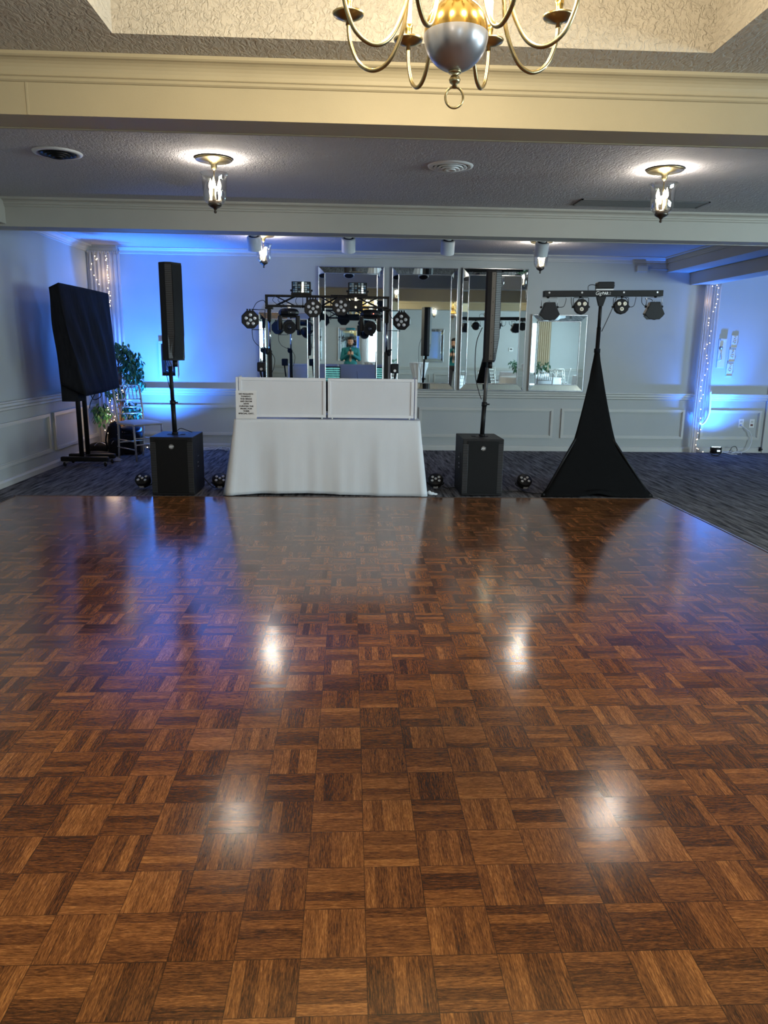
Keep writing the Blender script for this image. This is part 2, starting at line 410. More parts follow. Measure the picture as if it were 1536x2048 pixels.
def text_part(name, body, size, m, parent, loc, rot, align='CENTER', extrude=.0008, shear=0.0, font_bold=0.0, label=None, width=None):
    cu = bpy.data.curves.new(name, 'FONT'); cu.body = body; cu.size = size; cu.align_x = align; cu.align_y = 'CENTER'
    cu.extrude = extrude; cu.shear = shear; cu.offset = font_bold
    tmp = bpy.data.objects.new('t', cu); C.objects.link(tmp)
    dg = bpy.context.evaluated_depsgraph_get(); me = bpy.data.meshes.new_from_object(tmp.evaluated_get(dg))
    bpy.data.objects.remove(tmp)
    if width:
        xs = [v.co.x for v in me.vertices]; w = max(xs) - min(xs)
        for v in me.vertices: v.co.x *= width / w
    me.materials.clear(); me.materials.append(m)
    o = bpy.data.objects.new(name, me); C.objects.link(o); o.parent = parent; o.location = loc; o.rotation_euler = rot
    if label: o['label'] = label
    return o
def arc(cx, cz, r, a0, a1, n, y=0.0):
    return [(cx + r * math.cos(a0 + (a1 - a0) * i / n), y, cz + r * math.sin(a0 + (a1 - a0) * i / n)) for i in range(n + 1)]
def smooth_path(pts, k=6):
    pts = [Vector(p) for p in pts]; out = []
    P = [pts[0]] + pts + [pts[-1]]
    for i in range(1, len(P) - 2):
        for s in range(k):
            t = s / k; p0, p1, p2, p3 = P[i - 1:i + 3]
            out.append(.5 * ((2 * p1) + (-p0 + p2) * t + (2 * p0 - 5 * p1 + 4 * p2 - p3) * t * t + (-p0 + 3 * p1 - 3 * p2 + p3) * t ** 3))
    out.append(pts[-1]); return out

# ------------------------------------------------------------------ room shell
XL, XR, YB, YR = -3.46, 9.0, 10.49, -4.6
Z1, ZC = 2.70, 2.68           # ceilings before and behind the second beam
struct('floor', MB().box(XL - .1, XR + .1, YR - .1, YB + .1, -.1, 0.0), M_carpet)
struct('wall_back', MB().box(XL - .1, XR + .1, YB, YB + .1, 0, 3.4), M_wall)
struct('wall_left', MB().box(XL - .1, XL, YR, YB, 0, 3.4), M_wall)
struct('wall_right', MB().box(XR, XR + .1, YR, YB, 0, 3.4), M_wall)
struct('wall_front', MB().box(XL - .1, XR + .1, YR - .1, YR, 0, 3.4), M_wall)
# parquet slab of the dance floor with its metal edging
dance = MB().box(-3.12, 3.0, -1.6, 6.955, .0005, .012)
struct('floor_dance', dance, M_parquet)
e = MB()
e.prism([(3.0, .0), (3.05, .0), (3.012, .016), (3.0, .016)], 1, -1.6, 6.965)
tr = struct('trim_1', e, mat('dance_floor_edging', (.45, .44, .42), .3, .8))
e = MB(); e.prism([(6.955, .0), (6.985, .0), (6.965, .0145), (6.955, .0145)], 0, -3.15, 3.05)
struct('trim_2', e, mat('wood_edging', (.09, .055, .04), .35, .2))
e = MB(); e.prism([(-3.12, .0), (-3.15, .0), (-3.13, .0145), (-3.12, .0145)], 1, -1.6, 6.965)
struct('trim_3', e, bpy.data.materials['wood_edging'])

# zone A ceiling (over the dance floor) with its raised tray
TX0, TX1, TY0, TY1, TZ = -1.02, 1.595, 1.02, 3.565, 3.2
c = MB()
c.box(XL, TX0, .6, 3.87, Z1, Z1 + .06); c.box(TX1, XR, .6, 3.87, Z1, Z1 + .06)
c.box(TX0, TX1, .6, TY0, Z1, Z1 + .06); c.box(TX0, TX1, TY1, 3.87, Z1, Z1 + .06)
c.box(TX0 - .02, TX0, TY0, TY1, Z1 + .06, TZ); c.box(TX1, TX1 + .02, TY0, TY1, Z1 + .06, TZ)
c.box(TX0, TX1, TY0 - .02, TY0, Z1 + .06, TZ); c.box(TX0, TX1, TY1, TY1 + .02, Z1 + .06, TZ)
c.box(TX0, TX1, TY0, TY1, TZ, TZ + .06)
struct('ceiling', c, M_ceil_warm)
struct('ceiling_middle', MB().box(XL, XR, 4.09, 7.33, Z1, Z1 + .06), M_ceil)
struct('ceiling_back', MB().box(XL, XR, 7.55, YB, ZC, ZC + .06), M_ceil)
struct('ceiling_front', MB().box(XL, XR, YR, .42, Z1, Z1 + .06), M_ceil)
ZB = 2.455
def crown_x(mb, x0, x1, yf, zt, side, drop=.105, proj=.085):
    """crown moulding along x against a face at y=yf, projecting towards side (-1 nearer the camera)"""
    s = side
    prof = [(yf, zt), (yf + s * proj, zt), (yf + s * proj, zt - .014 * drop / .105)]
    for i in range(7):
        a = i / 6 * PI / 2
        prof.append((yf + s * (.022 + (proj - .03) * (1 - math.sin(a))), zt - .02 - (drop - .045) * (1 - math.cos(a)) ))
    prof += [(yf + s * .024, zt - drop + .022), (yf + s * .016, zt - drop + .018), (yf + s * .016, zt - drop + .006), (yf + s * .008, zt - drop), (yf, zt - drop)]
    mb.prism(prof, 0, x0, x1)
def crown_y(mb, y0, y1, xf, zt, side, drop=.09, proj=.085):
    s = side
    prof = [(xf, zt), (xf + s * proj, zt), (xf + s * proj, zt - .014)]
    for i in range(7):
        a = i / 6 * PI / 2
        prof.append((xf + s * (.022 + (proj - .03) * (1 - math.sin(a))), zt - .02 - (drop - .045) * (1 - math.cos(a))))
    prof += [(xf + s * .016, zt - drop + .018), (xf + s * .016, zt - drop + .006), (xf + s * .008, zt - drop), (xf, zt - drop)]
    mb.prism(prof, 1, y0, y1)
# first beam, cream on the dance floor side
b1 = MB().box(XL, XR, 3.87, 4.09, ZB, 3.0)
crown_x(b1, XL, XR, 3.87, Z1, -1)
b1.box(XL, XR, 4.085, 4.10, ZB - .004, ZB + .03)
b1.box(-1.522, -1.512, 3.868, 3.87, ZB, 2.595)
struct('trim_4', b1, M_beam)
b2 = MB().box(XL, XR, 7.33, 7.55, ZB, 3.0)
crown_x(b2, -3.156, XR, 7.33, Z1, -1, .075, .075)
b2.box(XL, XR, 7.545, 7.56, ZB - .004, ZB + .02)
struct('trim_5', b2, M_beam2)
b3 = MB().box(XL, XR, .42, .62, ZB, 3.0)
crown_x(b3, XL, XR, .62, Z1, 1)
struct('trim_6', b3, M_beam)
# soffit box along the left wall between the beams, and the stepped header on the right
struct('trim_7', MB().box(XL, -3.156, 4.09, 7.33, ZB + .02, Z1), M_beam2)
h = MB()
h.box(4.36, 4.98, 7.55, YB, 2.49, ZC); h.box(4.70, 4.98, 7.55, YB, 2.33, 2.50)
crown_y(h, 7.55, YB, 4.36, ZC, -1, .075, .075)
struct('trim_8', h, M_wall)
# crown of the back and left wall, with the small corner pier
cr = MB(); crown_x(cr, -3.07, 4.36, YB, ZC, -1, .085, .085); crown_y(cr, 7.55, 10.40, XL, ZC, 1, .085, .085)
cr.box(XL, -3.12, 10.40, YB, 0, ZC); crown_x(cr, XL, -3.07, 10.40, ZC, -1, .085, .085)
struct('trim_9', cr, M_trim)
def rail_x(mb, x0, x1, yf, s=-1):
    mb.prism([(yf, .84), (yf + s * .055, .84), (yf + s * .055, .825), (yf + s * .035, .815), (yf + s * .035, .79), (yf + s * .02, .775), (yf + s * .02, .755), (yf, .742)], 0, x0, x1)
def rail_y(mb, y0, y1, xf, s=1):
    mb.prism([(xf, .84), (xf + s * .055, .84), (xf + s * .055, .825), (xf + s * .035, .815), (xf + s * .035, .79), (xf + s * .02, .775), (xf + s * .02, .755), (xf, .742)], 1, y0, y1)
def panel_x(mb, x0, x1, z0, z1, yf, s=-1, w=.032, d=.024):
    for a in ((x0, x1, z0, z0 + w), (x0, x1, z1 - w, z1), (x0, x0 + w, z0 + w, z1 - w), (x1 - w, x1, z0 + w, z1 - w)):
        mb.box(a[0], a[1], yf, yf + s * d, a[2], a[3])
    for a in ((x0 + w, x1 - w, z0 + w, z0 + w + .01), (x0 + w, x1 - w, z1 - w - .01, z1 - w), (x0 + w, x0 + w + .01, z0 + w, z1 - w), (x1 - w - .01, x1 - w, z0 + w, z1 - w)):
        mb.box(a[0], a[1], yf, yf + s * d * .5, a[2], a[3])
def panel_y(mb, y0, y1, z0, z1, xf, s=1, w=.032, d=.024):
    for a in ((y0, y1, z0, z0 + w), (y0, y1, z1 - w, z1), (y0, y0 + w, z0 + w, z1 - w), (y1 - w, y1, z0 + w, z1 - w)):
        mb.box(xf, xf + s * d, a[0], a[1], a[2], a[3])
    for a in ((y0 + w, y1 - w, z0 + w, z0 + w + .01), (y0 + w, y1 - w, z1 - w - .01, z1 - w)):
        mb.box(xf, xf + s * d * .5, a[0], a[1], a[2], a[3])
wb = MB(); rail_x(wb, -3.12, 4.93, YB); rail_x(wb, 5.0, 5.99, YB)
for a in ((-2.98, -1.05), (-.92, .83), (.97, 2.89), (3.01, 4.80), (5.05, 5.93)): panel_x(wb, a[0], a[1], .19, .61, YB)
struct('trim_10', wb, M_trim)
wl = MB(); rail_y(wl, YR, 10.40, XL)
ys = [8.80 - 1.99 * k for k in range(7)]
panel_y(wl, 8.80, 10.30, .19, .63, XL)
for k in range(6): panel_y(wl, 8.68 - 1.99 * (k + 1) + .13, 8.68 - 1.99 * k, .19, .63, XL)
struct('trim_11', wl, M_trim)
wf = MB(); rail_x(wf, XL, XR, YR, 1)
for k in range(6): panel_x(wf, -3.3 + 2.05 * k, -3.3 + 2.05 * k + 1.9, .19, .61, YR, 1)
struct('trim_12', wf, M_trim)
struct('baseboard_back', MB().prism([(YB, 0), (YB - .02, 0), (YB - .02, .05), (YB - .012, .07), (YB, .075)], 0, -3.12, 5.99), M_trim, )
struct('baseboard_left', MB().prism([(XL, 0), (XL + .02, 0), (XL + .02, .05), (XL + .012, .07), (XL, .075)], 1, YR, 10.40), M_trim)
# door casing at the right end of the back wall
dr = MB(); dr.box(5.99, 6.09, YB - .03, YB, 0, 2.15); dr.box(6.99, 7.09, YB - .03, YB, 0, 2.15); dr.box(5.99, 7.09, YB - .03, YB, 2.15, 2.25)
dr.box(6.10, 6.98, YB - .012, YB, 0.01, 2.14)
struct('door_1', dr, M_trim)
# curtained rear window, and unseen side windows added for their daylight
def window(name, x0, x1, y0, y1, z0, z1, axis):
    f = MB(); w = .06
    if axis == 1:
        for a in ((x0, x1, z0, z0 + w), (x0, x1, z1 - w, z1), (x0, x0 + w, z0, z1), (x1 - w, x1, z0, z1), ((x0 + x1) / 2 - .02, (x0 + x1) / 2 + .02, z0, z1)):
            f.box(a[0], a[1], y0, y0 + .04, a[2], a[3])
    else:
        for a in ((y0, y1, z0, z0 + w), (y0, y1, z1 - w, z1), (y0, y0 + w, z0, z1), (y1 - w, y1, z0, z1), ((y0 + y1) / 2 - .02, (y0 + y1) / 2 + .02, z0, z1)):
            f.box(x0 - .04, x0, a[0], a[1], a[2], a[3])
    o = struct(name, f, M_trim)
    p = MB()
    if axis == 1: p.box(x0 + w, x1 - w, y0, y0 + .01, z0 + w, z1 - w)
    else: p.box(x0 - .01, x0, y0 + w, y1 - w, z0 + w, z1 - w)
    p.build('window_pane', M_daypane, o)
M_daypane = emit('daylit_pane', (.70, .90, 1.0), E_DAY)
window('window_1', .55, 1.35, YR, YR, .9, 2.3, 1)
for k in range(3): window('window_%d' % (k + 2), XR, XR, -2.6 + 2.6 * k, -.9 + 2.6 * k, .7, 2.3, 0)  # unseen side windows, added to light the room from the right

# ================================================================== ceiling things
def chandelier():
    cx, cy = .292, 2.30
    t = thing('chandelier', 'large brass colonial chandelier with polished globe and eight curved arms in the ceiling tray', 'chandelier', (cx, cy, 0))
    R = .090; zc = 2.262
    g = MB(); g.lathe([(.022, 2.365), (.022, 2.352)] + [(R * math.cos(a), zc + R * 1.03 * math.sin(a)) for a in [math.radians(75 - 75 * i / 14) for i in range(15)]], n=48); g.build('globe', M_brass, t)
    g = MB(); g.lathe([(R * math.cos(a), zc + R * 1.03 * math.sin(a)) for a in [math.radians(-85 * i / 16) for i in range(17)]] + [(0, zc - R * 1.03)], n=48); g.build('lower_bowl', M_globe_reflection, t, label='silvery grey lower half of the globe')
    b = MB()
    b.lathe([(0, 2.128), (.008, 2.128), (.007, 2.136), (.014, 2.141), (.0165, 2.149), (.012, 2.157), (.007, 2.161), (.018, 2.166), (.019, 2.170), (.010, 2.174)], n=20)
    b.build('finial', M_brass_dull, t)
    r = MB(); r.tube([(.0255 * math.cos(a), 0, 2.103 + .0275 * math.sin(a)) for a in [2 * PI * i / 28 for i in range(28)]], .0032, 8, True)
    r.build('ring', M_brass_dull, t)
    b = MB()
    b.lathe([(.022, 2.37), (.045, 2.385), (.050, 2.40), (.040, 2.42), (.020, 2.44), (.016, 2.50), (.030, 2.54), (.050, 2.58), (.045, 2.63), (.020, 2.66), (.012, 2.72), (.012, 3.16), (.05, 3.19), (.06, 3.2)], n=32)
    b.build('stem', M_brass, t)
    scroll = []
    for k in range(8):
        a = math.radians(22.5 + 45 * k - 3); ca, sa = math.cos(a), math.sin(a)
        def P(r, z): return (r * ca, r * sa, z)
        m = MB()
        pts = smooth_path([P(.045, 2.40), P(.085, 2.445), P(.125, 2.44), P(.147, 2.38), P(.160, 2.30), P(.200, 2.225), P(.250, 2.202), P(.300, 2.228), P(.328, 2.285), P(.335, 2.335)], 6)
        m.tube(pts, .0062, 10)
        sc = [P(.125 + .0, 2.44)] + [P(.098 + (.024 - .0016 * i) * math.cos(.6 + i * .55) , 2.405 + (.024 - .0016 * i) * math.sin(.6 + i * .55)) for i in range(11)]
        m.tube(sc[1:], .0045, 8)
        arm = m.build('arm', M_brass_dull, t)
        d = MB(); c0 = (.335 * ca, .335 * sa, 0)
        d.lathe([(.0, 2.333), (.008, 2.333), (.007, 2.343), (.022, 2.348), (.044, 2.358), (.047, 2.364), (.042, 2.364), (.012, 2.356), (0, 2.356)], c0, 28); d.build('drip_pan', M_brass_dull, arm)
        d = MB(); d.lathe([(.007, 2.357), (.011, 2.365), (.009, 2.374), (.012, 2.392), (.013, 2.402), (.0115, 2.406), (0, 2.406)], c0, 18); d.build('candle_cup', M_brass, arm)
        d = MB(); d.lathe([(.0095, 2.404), (.0095, 2.475), (0, 2.476)], c0, 16); d.build('candle_sleeve', M_candle, arm)
        d = MB(); d.lathe([(.006, 2.476), (.013, 2.492), (.014, 2.502), (.008, 2.522), (.001, 2.545)], c0, 14); d.build('bulb', M_bulb, arm)
        point('chandelier_bulb_light', (cx + .335 * ca, cy + .335 * sa, 2.56), E_CHAND, WARM, .015)
    return t
chandelier()

def lantern():
    t = thing('pendant_lantern', '-', 'pendant light', (0, 0, 0))
    m = MB(); m.lathe([(.128, -.004), (.131, -.010), (.124, -.016), (.118, -.013), (.100, -.022), (.035, -.026), (.030, -.036), (.022, -.045), (.020, -.062), (.014, -.072), (.006, -.080), (0, -.082)], n=40); m.build('canopy', M_brass_dull, t)
    m = MB(); m.cyl((0, 0, -.07), (0, 0, -.30), .0035, 8); m.build('stem', M_brass_dull, t)
    m = MB(); m.lathe([(.102, -.098), (.096, -.105), (.090, -.120), (.0865, -.16), (.083, -.21), (.078, -.262), (.070, -.285), (.052, -.300), (.036, -.306), (.034, -.304), (.050, -.297), (.068, -.282), (.076, -.260), (.081, -.21), (.0845, -.16), (.088, -.12), (.094, -.106), (.100, -.099)], n=40); m.build('glass_shade', M_glass, t)
    m = MB(); m.lathe([(0, -.285), (.045, -.285), (.048, -.292), (.044, -.300), (.050, -.306), (.046, -.315), (.032, -.325), (.016, -.332), (.010, -.342), (.006, -.346), (.011, -.353), (.011, -.359), (.005, -.366), (0, -.366)], n=28); m.build('base', M_dark_bronze, t)
    for k in range(3):
        a = math.radians(-100 + 120 * k + 10); x, y = .036 * math.cos(a), .036 * math.sin(a)
        m = MB(); m.lathe([(.014, -.284), (.015, -.272), (.010, -.268), (.012, -.262), (.009, -.258), (.009, -.205), (0, -.204)], (x, y, 0), 14); cd = m.build('candle', M_candle, t)
        m = MB(); m.lathe([(.005, -.204), (.0125, -.188), (.0135, -.176), (.009, -.158), (.002, -.135), (0, -.13)], (x, y, 0), 14); m.build('bulb', M_bulb, cd)
    return t
lan = lantern()
PEND = [((-.970, 5.68, Z1), 'glass lantern with lit candle bulbs, left of the pair between the ceiling beams'),
        ((2.268, 5.66, Z1), 'glass lantern with lit candle bulbs, right of the pair between the ceiling beams'),
        ((-1.02, 9.15, ZC), 'small looking glass lantern hanging beyond the second beam beside the leftmost can light'),
        ((2.27, 9.20, ZC), 'small looking glass lantern hanging beyond the second beam behind the rightmost can light'),
        ((-1.2, -1.9, Z1), 'glass lantern hanging behind the camera near the cocktail tables, left one'),  # added to light the room, like the two over the dining tables
        ((2.5, -1.9, Z1), 'glass lantern hanging behind the camera near the cocktail tables, middle one'),
        ((6.2, -1.9, Z1), 'glass lantern hanging over the dining tables at the rear'),
        ((6.2, 2.2, Z1), 'glass lantern hanging over the dining tables near the side windows')]
for i, (p, lab) in enumerate(PEND):
    if i == 0: lan.location = p; lan['label'] = lab; lan['group'] = 'glass pendant lanterns'
    else: dup(lan, p, .4 * i, lab, 'glass pendant lanterns')
    point('lantern_light', (p[0], p[1], p[2] - .155), E_PEND * (1.0 if i < 2 else 1.2 if i < 4 else 3.0), WARMW, .02)

def can_light(x, lab):
    ax = Vector((0, .40, -.90)).normalized(); c = Vector((x, 9.0, 2.565)); a, b = c - ax * .075, c + ax * .075
    t = thing('can_light', lab, 'ceiling spotlight', (0, 0, 0), group='white can lights along the back ceiling')
    m = MB(); m.cyl(a, b, .080, 32); m.frustum(a - ax * .0, a - ax * .006, .080, .074, 32); m.build('housing', M_white, t, .004)
    m = MB(); m.frustum(a - ax * .006, a - ax * .012, .06, .055, 24); m.build('rear_cap', M_blackp, t)
    m = MB(); m.frustum(b, b + ax * .003, .068, .066, 24); m.build('lens_recess', M_blackp, t)
    m = MB(); m.frustum(a - ax * .008, a - ax * .022, .040, .036, 20); m.cyl(a - ax * .02, (x, a.y - .02, ZC), .014, 12); m.lathe([(.045, ZC - .012), (.045, ZC)], (x, a.y - .02, 0), 20); m.build('bracket', M_white, t)
for x, l in ((-1.105, 'white cylinder can light on the rear ceiling, leftmost of four'), (-.028, 'white cylinder can light on the rear ceiling above the mirror behind the truss'),
             (1.122, 'white cylinder can light on the rear ceiling above the gap between the tall mirrors'), (2.222, 'white cylinder can light on the rear ceiling, rightmost of four')): can_light(x, l)

def diffuser(x, y, lab, m1):
    t = thing('air_diffuser', lab, 'ceiling vent', (x, y, Z1), group='round ceiling air diffusers')
    m = MB(); m.lathe([(.165, -.001), (.160, -.010), (.135, -.014), (.128, -.006), (.125, -.001)], n=40); m.build('rim', M_white, t)
    for k in range(4):
        r = .115 - .026 * k
        m = MB(); m.lathe([(r, -.004 - .006 * k), (r + .006, -.016 - .007 * k), (r - .012, -.010 - .007 * k), (r - .020, -.003 - .006 * k)], n=36); m.build('vane', m1, t)
    m = MB(); m.lathe([(0, -.0015), (.128, -.0015)], n=36); m.build('duct_opening', M_blackp, t)
diffuser(-2.032, 5.63, 'round ceiling air diffuser at far left with dark vanes', M_blackm)
diffuser(.715, 5.72, 'round white ceiling air diffuser between the two lanterns', M_white)
t = thing('return_grille', 'long dark rectangular air return grille in the ceiling beside the right lantern', 'ceiling vent', (2.57, 6.90, Z1))
m = MB(); m.box(-.56, .56, -.125, .125, -.004, -.0005); m.build('backing', M_blackm, t)
m = MB()
for a in ((-.57, .57, -.135, -.120), (-.57, .57, .120, .135), (-.57, -.555, -.135, .135), (.555, .57, -.135, .135)): m.box(a[0], a[1], a[2], a[3], -.010, -.0005)
m.build('frame', M_greym, t)
m = MB()
for k in range(11): m.box(-.555, .555, -.115 + .021 * k, -.107 + .021 * k, -.009, -.004)
m.build('louvre', M_greym, t)

# ================================================================== mirrors on the back wall
def mirror(x0, x1, z0, z1, lab, grp=None, y=YB, s=-1):
    cx = (x0 + x1) / 2; w = (x1 - x0) / 2
    t = thing('wall_mirror', lab, 'mirror', (cx, y, z0), 0 if s < 0 else PI, group=grp); H = z1 - z0
    b = .088
    m = MB(); m.box(-w + .01, w - .01, -.014, -.001, .01, H - .01); m.build('backing', M_blackp, t)
    m = MB()
    for a in ((-w, w, 0, .014), (-w, w, H - .014, H), (-w, -w + .014, .014, H - .014), (w - .014, w, .014, H - .014)): m.box(a[0], a[1], -.036, -.001, a[2], a[3])
    m.build('outer_frame', M_silver, t, .004)
    # sloped mirror border, falling towards the middle
    for nm, q in (('border_strip', [(-w + .014, -.034, .014), (w - .014, -.034, .014), (w - b, -.024, b), (-w + b, -.024, b)]),
                  ('border_strip', [(-w + .014, -.034, H - .014), (w - .014, -.034, H - .014), (w - b, -.024, H - b), (-w + b, -.024, H - b)]),
                  ('border_strip', [(-w + .014, -.034, .014), (-w + .014, -.034, H - .014), (-w + b, -.024, H - b), (-w + b, -.024, b)]),
                  ('border_strip', [(w - .014, -.034, .014), (w - .014, -.034, H - .014), (w - b, -.024, H - b), (w - b, -.024, b)])):
        m = MB(); p = [Vector(v) for v in q]; bk = [Vector((v.x, -.015, v.z)) for v in p]
        vs = [m.bm.verts.new(v) for v in p] + [m.bm.verts.new(v) for v in bk]
        for f in ((0, 1, 2, 3), (7, 6, 5, 4), (0, 4, 5, 1), (1, 5, 6, 2), (2, 6, 7, 3), (3, 7, 4, 0)): m.bm.faces.new([vs[i] for i in f])
        m.build(nm, M_mirror, t)
    m = MB()
    for a in ((-w + b, w - b, b, b + .010), (-w + b, w - b, H - b - .010, H - b), (-w + b, -w + b + .010, b, H - b), (w - b - .010, w - b, b, H - b)): m.box(a[0], a[1], -.033, -.015, a[2], a[3])
    m.build('inner_frame', M_silver, t, .003)
    m = MB(); m.box(-w + b, w - b, -.020, -.014, b, H - b); m.build('mirror_glass', M_mirror, t)
TM = 'tall framed mirrors on the back wall'; SM = 'shorter framed mirrors on the back wall'
mirror(-1.256, -.500, .853, 1.875, 'shorter silver framed mirror behind the left half of the truss', SM)
mirror(-.443, .452, .853, 2.487, 'tall silver framed mirror behind the right half of the truss', TM)
mirror(.556, 1.462, .853, 2.490, 'tall silver framed mirror between the truss and the right column speaker', TM)
mirror(1.520, 2.430, .853, 2.498, 'tall silver framed mirror right behind the right column speaker', TM)
mirror(2.506, 3.285, .853, 1.902, 'shorter silver framed mirror at the right end of the mirror row', SM)
mirror(-.42, .30, 1.0, 2.1, 'framed mirror on the wall behind the photographer', 'framed mirrors behind the camera', YR, 1)
mirror(2.47, 3.14, 1.0, 2.1, 'framed mirror on the rear wall beyond the white cocktail table', 'framed mirrors behind the camera', YR, 1)

# ================================================================== DJ table, cloth, facade, sign
t = thing('folding_table', 'folding table hidden under the white cloth of the booth', 'table', (-.22, 7.48, 0))
MB().box(-.865, .865, -.36, .36, .70, .73).build('tabletop', M_greym, t)
for sx in (-1, 1):
    for sy in (-1, 1):
        MB().cyl((sx * .75, sy * .28, 0.002), (sx * .75, sy * .28, .70), .014, 10).build('leg', M_greym, t)
def cloth():
    W, D, z0 = .885, .375, .735
    per = []
    n = 60
    for i in range(n): per.append((-W + 2 * W * i / n, -D, 0, -1))
    for i in range(24): per.append((W, -D + 2 * D * i / 24, 1, 0))
    for i in range(n): per.append((W - 2 * W * i / n, D, 0, 1))
    for i in range(24): per.append((-W, D - 2 * D * i / 24, -1, 0))
    N_ = len(per); nz = 22
    rnd = random.Random(3)
    def fold(s):
        return .5 * math.sin(s * 5.3 + .6) + .35 * math.sin(s * 11.7 + 2.2) + .25 * math.sin(s * 19.1)
    mb = MB(); rings = []
    ln = 0.0; S = []
    for i in range(N_):
        a, b = per[i], per[(i + 1) % N_]; S.append(ln); ln += math.hypot(b[0] - a[0], b[1] - a[1])
    for j in range(nz + 1):
        tt = j / nz; ring = []
        for i, (x, y, nx, ny) in enumerate(per):
            # distance to nearest corner drives the big corner folds
            dc = min(math.hypot(abs(x) - W, abs(y) - D), 1); cf = math.exp(-(dc / .13) ** 2)
            ccx = (1 if x > 0 else -1); ccy = (1 if y > 0 else -1)
            out = tt * (.022 + .026 * fold(S[i]) * (.65 + .9 * (abs(x) / W) ** 3)) + .009 * tt * fold(S[i] * 2.7)
            px = x + nx * out + ccx * cf * tt * .075 + cf * tt * .02 * math.sin(S[i] * 60)
            py = y + ny * out + ccy * cf * tt * .055
            z = z0 - tt * (z0 - .004 - .010 * (1 + math.sin(S[i] * 3.1)) * (1 if ny < 0 else 0))
            if ny < 0 and abs(x) < W * .9: z += 0
            ring.append(mb.bm.verts.new((px, py, z)))
        rings.append(ring)
    for j in range(nz):
        for i in range(N_):
            f = mb.bm.faces.new((rings[j][i], rings[j][(i + 1) % N_], rings[j + 1][(i + 1) % N_], rings[j + 1][i])); f.smooth = True
    mb.bm.faces.new(rings[0][::-1])
    o = mb.build('tablecloth', M_whitecloth); o.location = (-.215, 7.475, 0)
    sd = o.modifiers.new('thickness', 'SOLIDIFY'); sd.thickness = .002
    return o
tag(cloth(), 'white floor length cloth draped over the booth table', 'tablecloth')
o = MB()
o.sphere((0, 0, .018), .03, 10, (1.2, .8, .6)); o.sphere((.035, .005, .012), .022, 8, (1.4, .8, .5)); o.sphere((-.02, -.01, .03), .02, 8)
o = o.build('crumpled_cloth', M_whitecloth); o.location = (.80, 7.13, 0); tag(o, 'small crumpled white cloth on the carpet at the right foot of the tablecloth', 'cloth')

t = thing('booth_facade', 'white folding booth facade of two fabric panels standing on the clothed table', 'booth facade', (-.2225, 7.14, .740))
def fpanel(x0, x1, z0, z1, y, rz=0.0, ox=0.0):
    w = .028; p = MB()
    R = Matrix.Translation((ox, y, 0)) @ Matrix.Rotation(rz, 4, 'Z')
    for a in ((x0, x1, z0, z0 + w), (x0, x1, z1 - w, z1), (x0, x0 + w, z0 + w, z1 - w), (x1 - w, x1, z0 + w, z1 - w)): p.box(a[0], a[1], 0, .022, a[2], a[3], R)
    f = p.build('panel_frame', M_facade, t, .002)
    q = MB(); q.box(x0 + w, x1 - w, .008, .012, z0 + w, z1 - w, R); q.build('fabric_insert', M_scrim, f)
    for xx in (x0 + .04, x1 - .04):
        q = MB(); v = R @ Vector((xx, .012, 0)); q.cyl((v.x, v.y, .0), (v.x, v.y, z0), .009, 10); q.build('foot', M_white, f)
fpanel(-.832, -.010, .012, .385, 0); fpanel(.008, .832, .012, .385, 0)
fpanel(0, .42, .012, .385, .0, math.radians(93), -.838); fpanel(0, .42, .012, .385, .0, math.radians(87), .862)
t = thing('acrylic_sign', 'white upright sign with black lettering leaning on the left end of the booth', 'sign', (-.984, 7.095, .738), rot=(math.radians(-3), 0, math.radians(-1)))
MB().box(-.098, .098, 0, .003, 0, .265).build('sheet', M_paper, t)
lines = ['NO REQUESTS', 'TONIGHT.', 'THE BRIDE', 'AND GROOM', 'HAVE', 'CURATED THE', 'MUSIC FOR', 'THEIR', 'SPECIAL DAY.']
for i, s in enumerate(lines):
    text_part('lettering', s, .0185, M_ink, t, (0, -.0012, .232 - .0228 * i), (PI / 2, 0, 0), font_bold=.0006, width=.0122 * len(s))
MB().box(-.04, .04, .003, .05, 0, .004).build('foot', M_paper, t)

# laptop behind the facade, seen in the mirror, and receiver with antenna
t = thing('laptop', 'open laptop with music software on screen behind the booth facade, facing the mirror', 'laptop', (-.36, 7.55, .79), PI)
MB().box(-.18, .18, -.13, .12, .0, .016).build('base', M_blackp, t, .003)
scr = MB(); scr.box(-.18, .18, -.006, .004, 0, .285); s_ = scr.build('lid', M_blackp, t); s_.location = (0, .12, .014); s_.rotation_euler = (-.12, 0, 0)
def screen_mat():
    m, nt, b = new_mat('waveform_screen')
    tc = N(nt, 'ShaderNodeTexCoord'); sp = N(nt, 'ShaderNodeSeparateXYZ'); nt.links.new(tc.outputs['Object'], sp.inputs[0])
    n = N(nt, 'ShaderNodeTexNoise'); n.inputs['Scale'].default_value = 60; mp = N(nt, 'ShaderNodeMapping'); mp.inputs['Scale'].default_value = (2.2, 1, .15)
    nt.links.new(tc.outputs['Object'], mp.inputs[0]); nt.links.new(mp.outputs[0], n.inputs['Vector'])
    band = math_(nt, 'ABSOLUTE', math_(nt, 'SUBTRACT', math_(nt, 'FRACT', math_(nt, 'MULTIPLY', sp.outputs[2], 26.0)), .5))
    on = math_(nt, 'LESS_THAN', band, math_(nt, 'MULTIPLY', n.outputs['Fac'], .55))
    mx = N(nt, 'ShaderNodeMix', data_type='RGBA'); nt.links.new(on, mx.inputs[0]); mx.inputs[6].default_value = (.01, .04, .05, 1); mx.inputs[7].default_value = (.25, .75, .7, 1)
    nt.links.new(mx.outputs[2], b.inputs['Emission Color']); b.inputs['Emission Strength'].default_value = .5; b.inputs['Base Color'].default_value = (.01, .01, .01, 1)
    return m
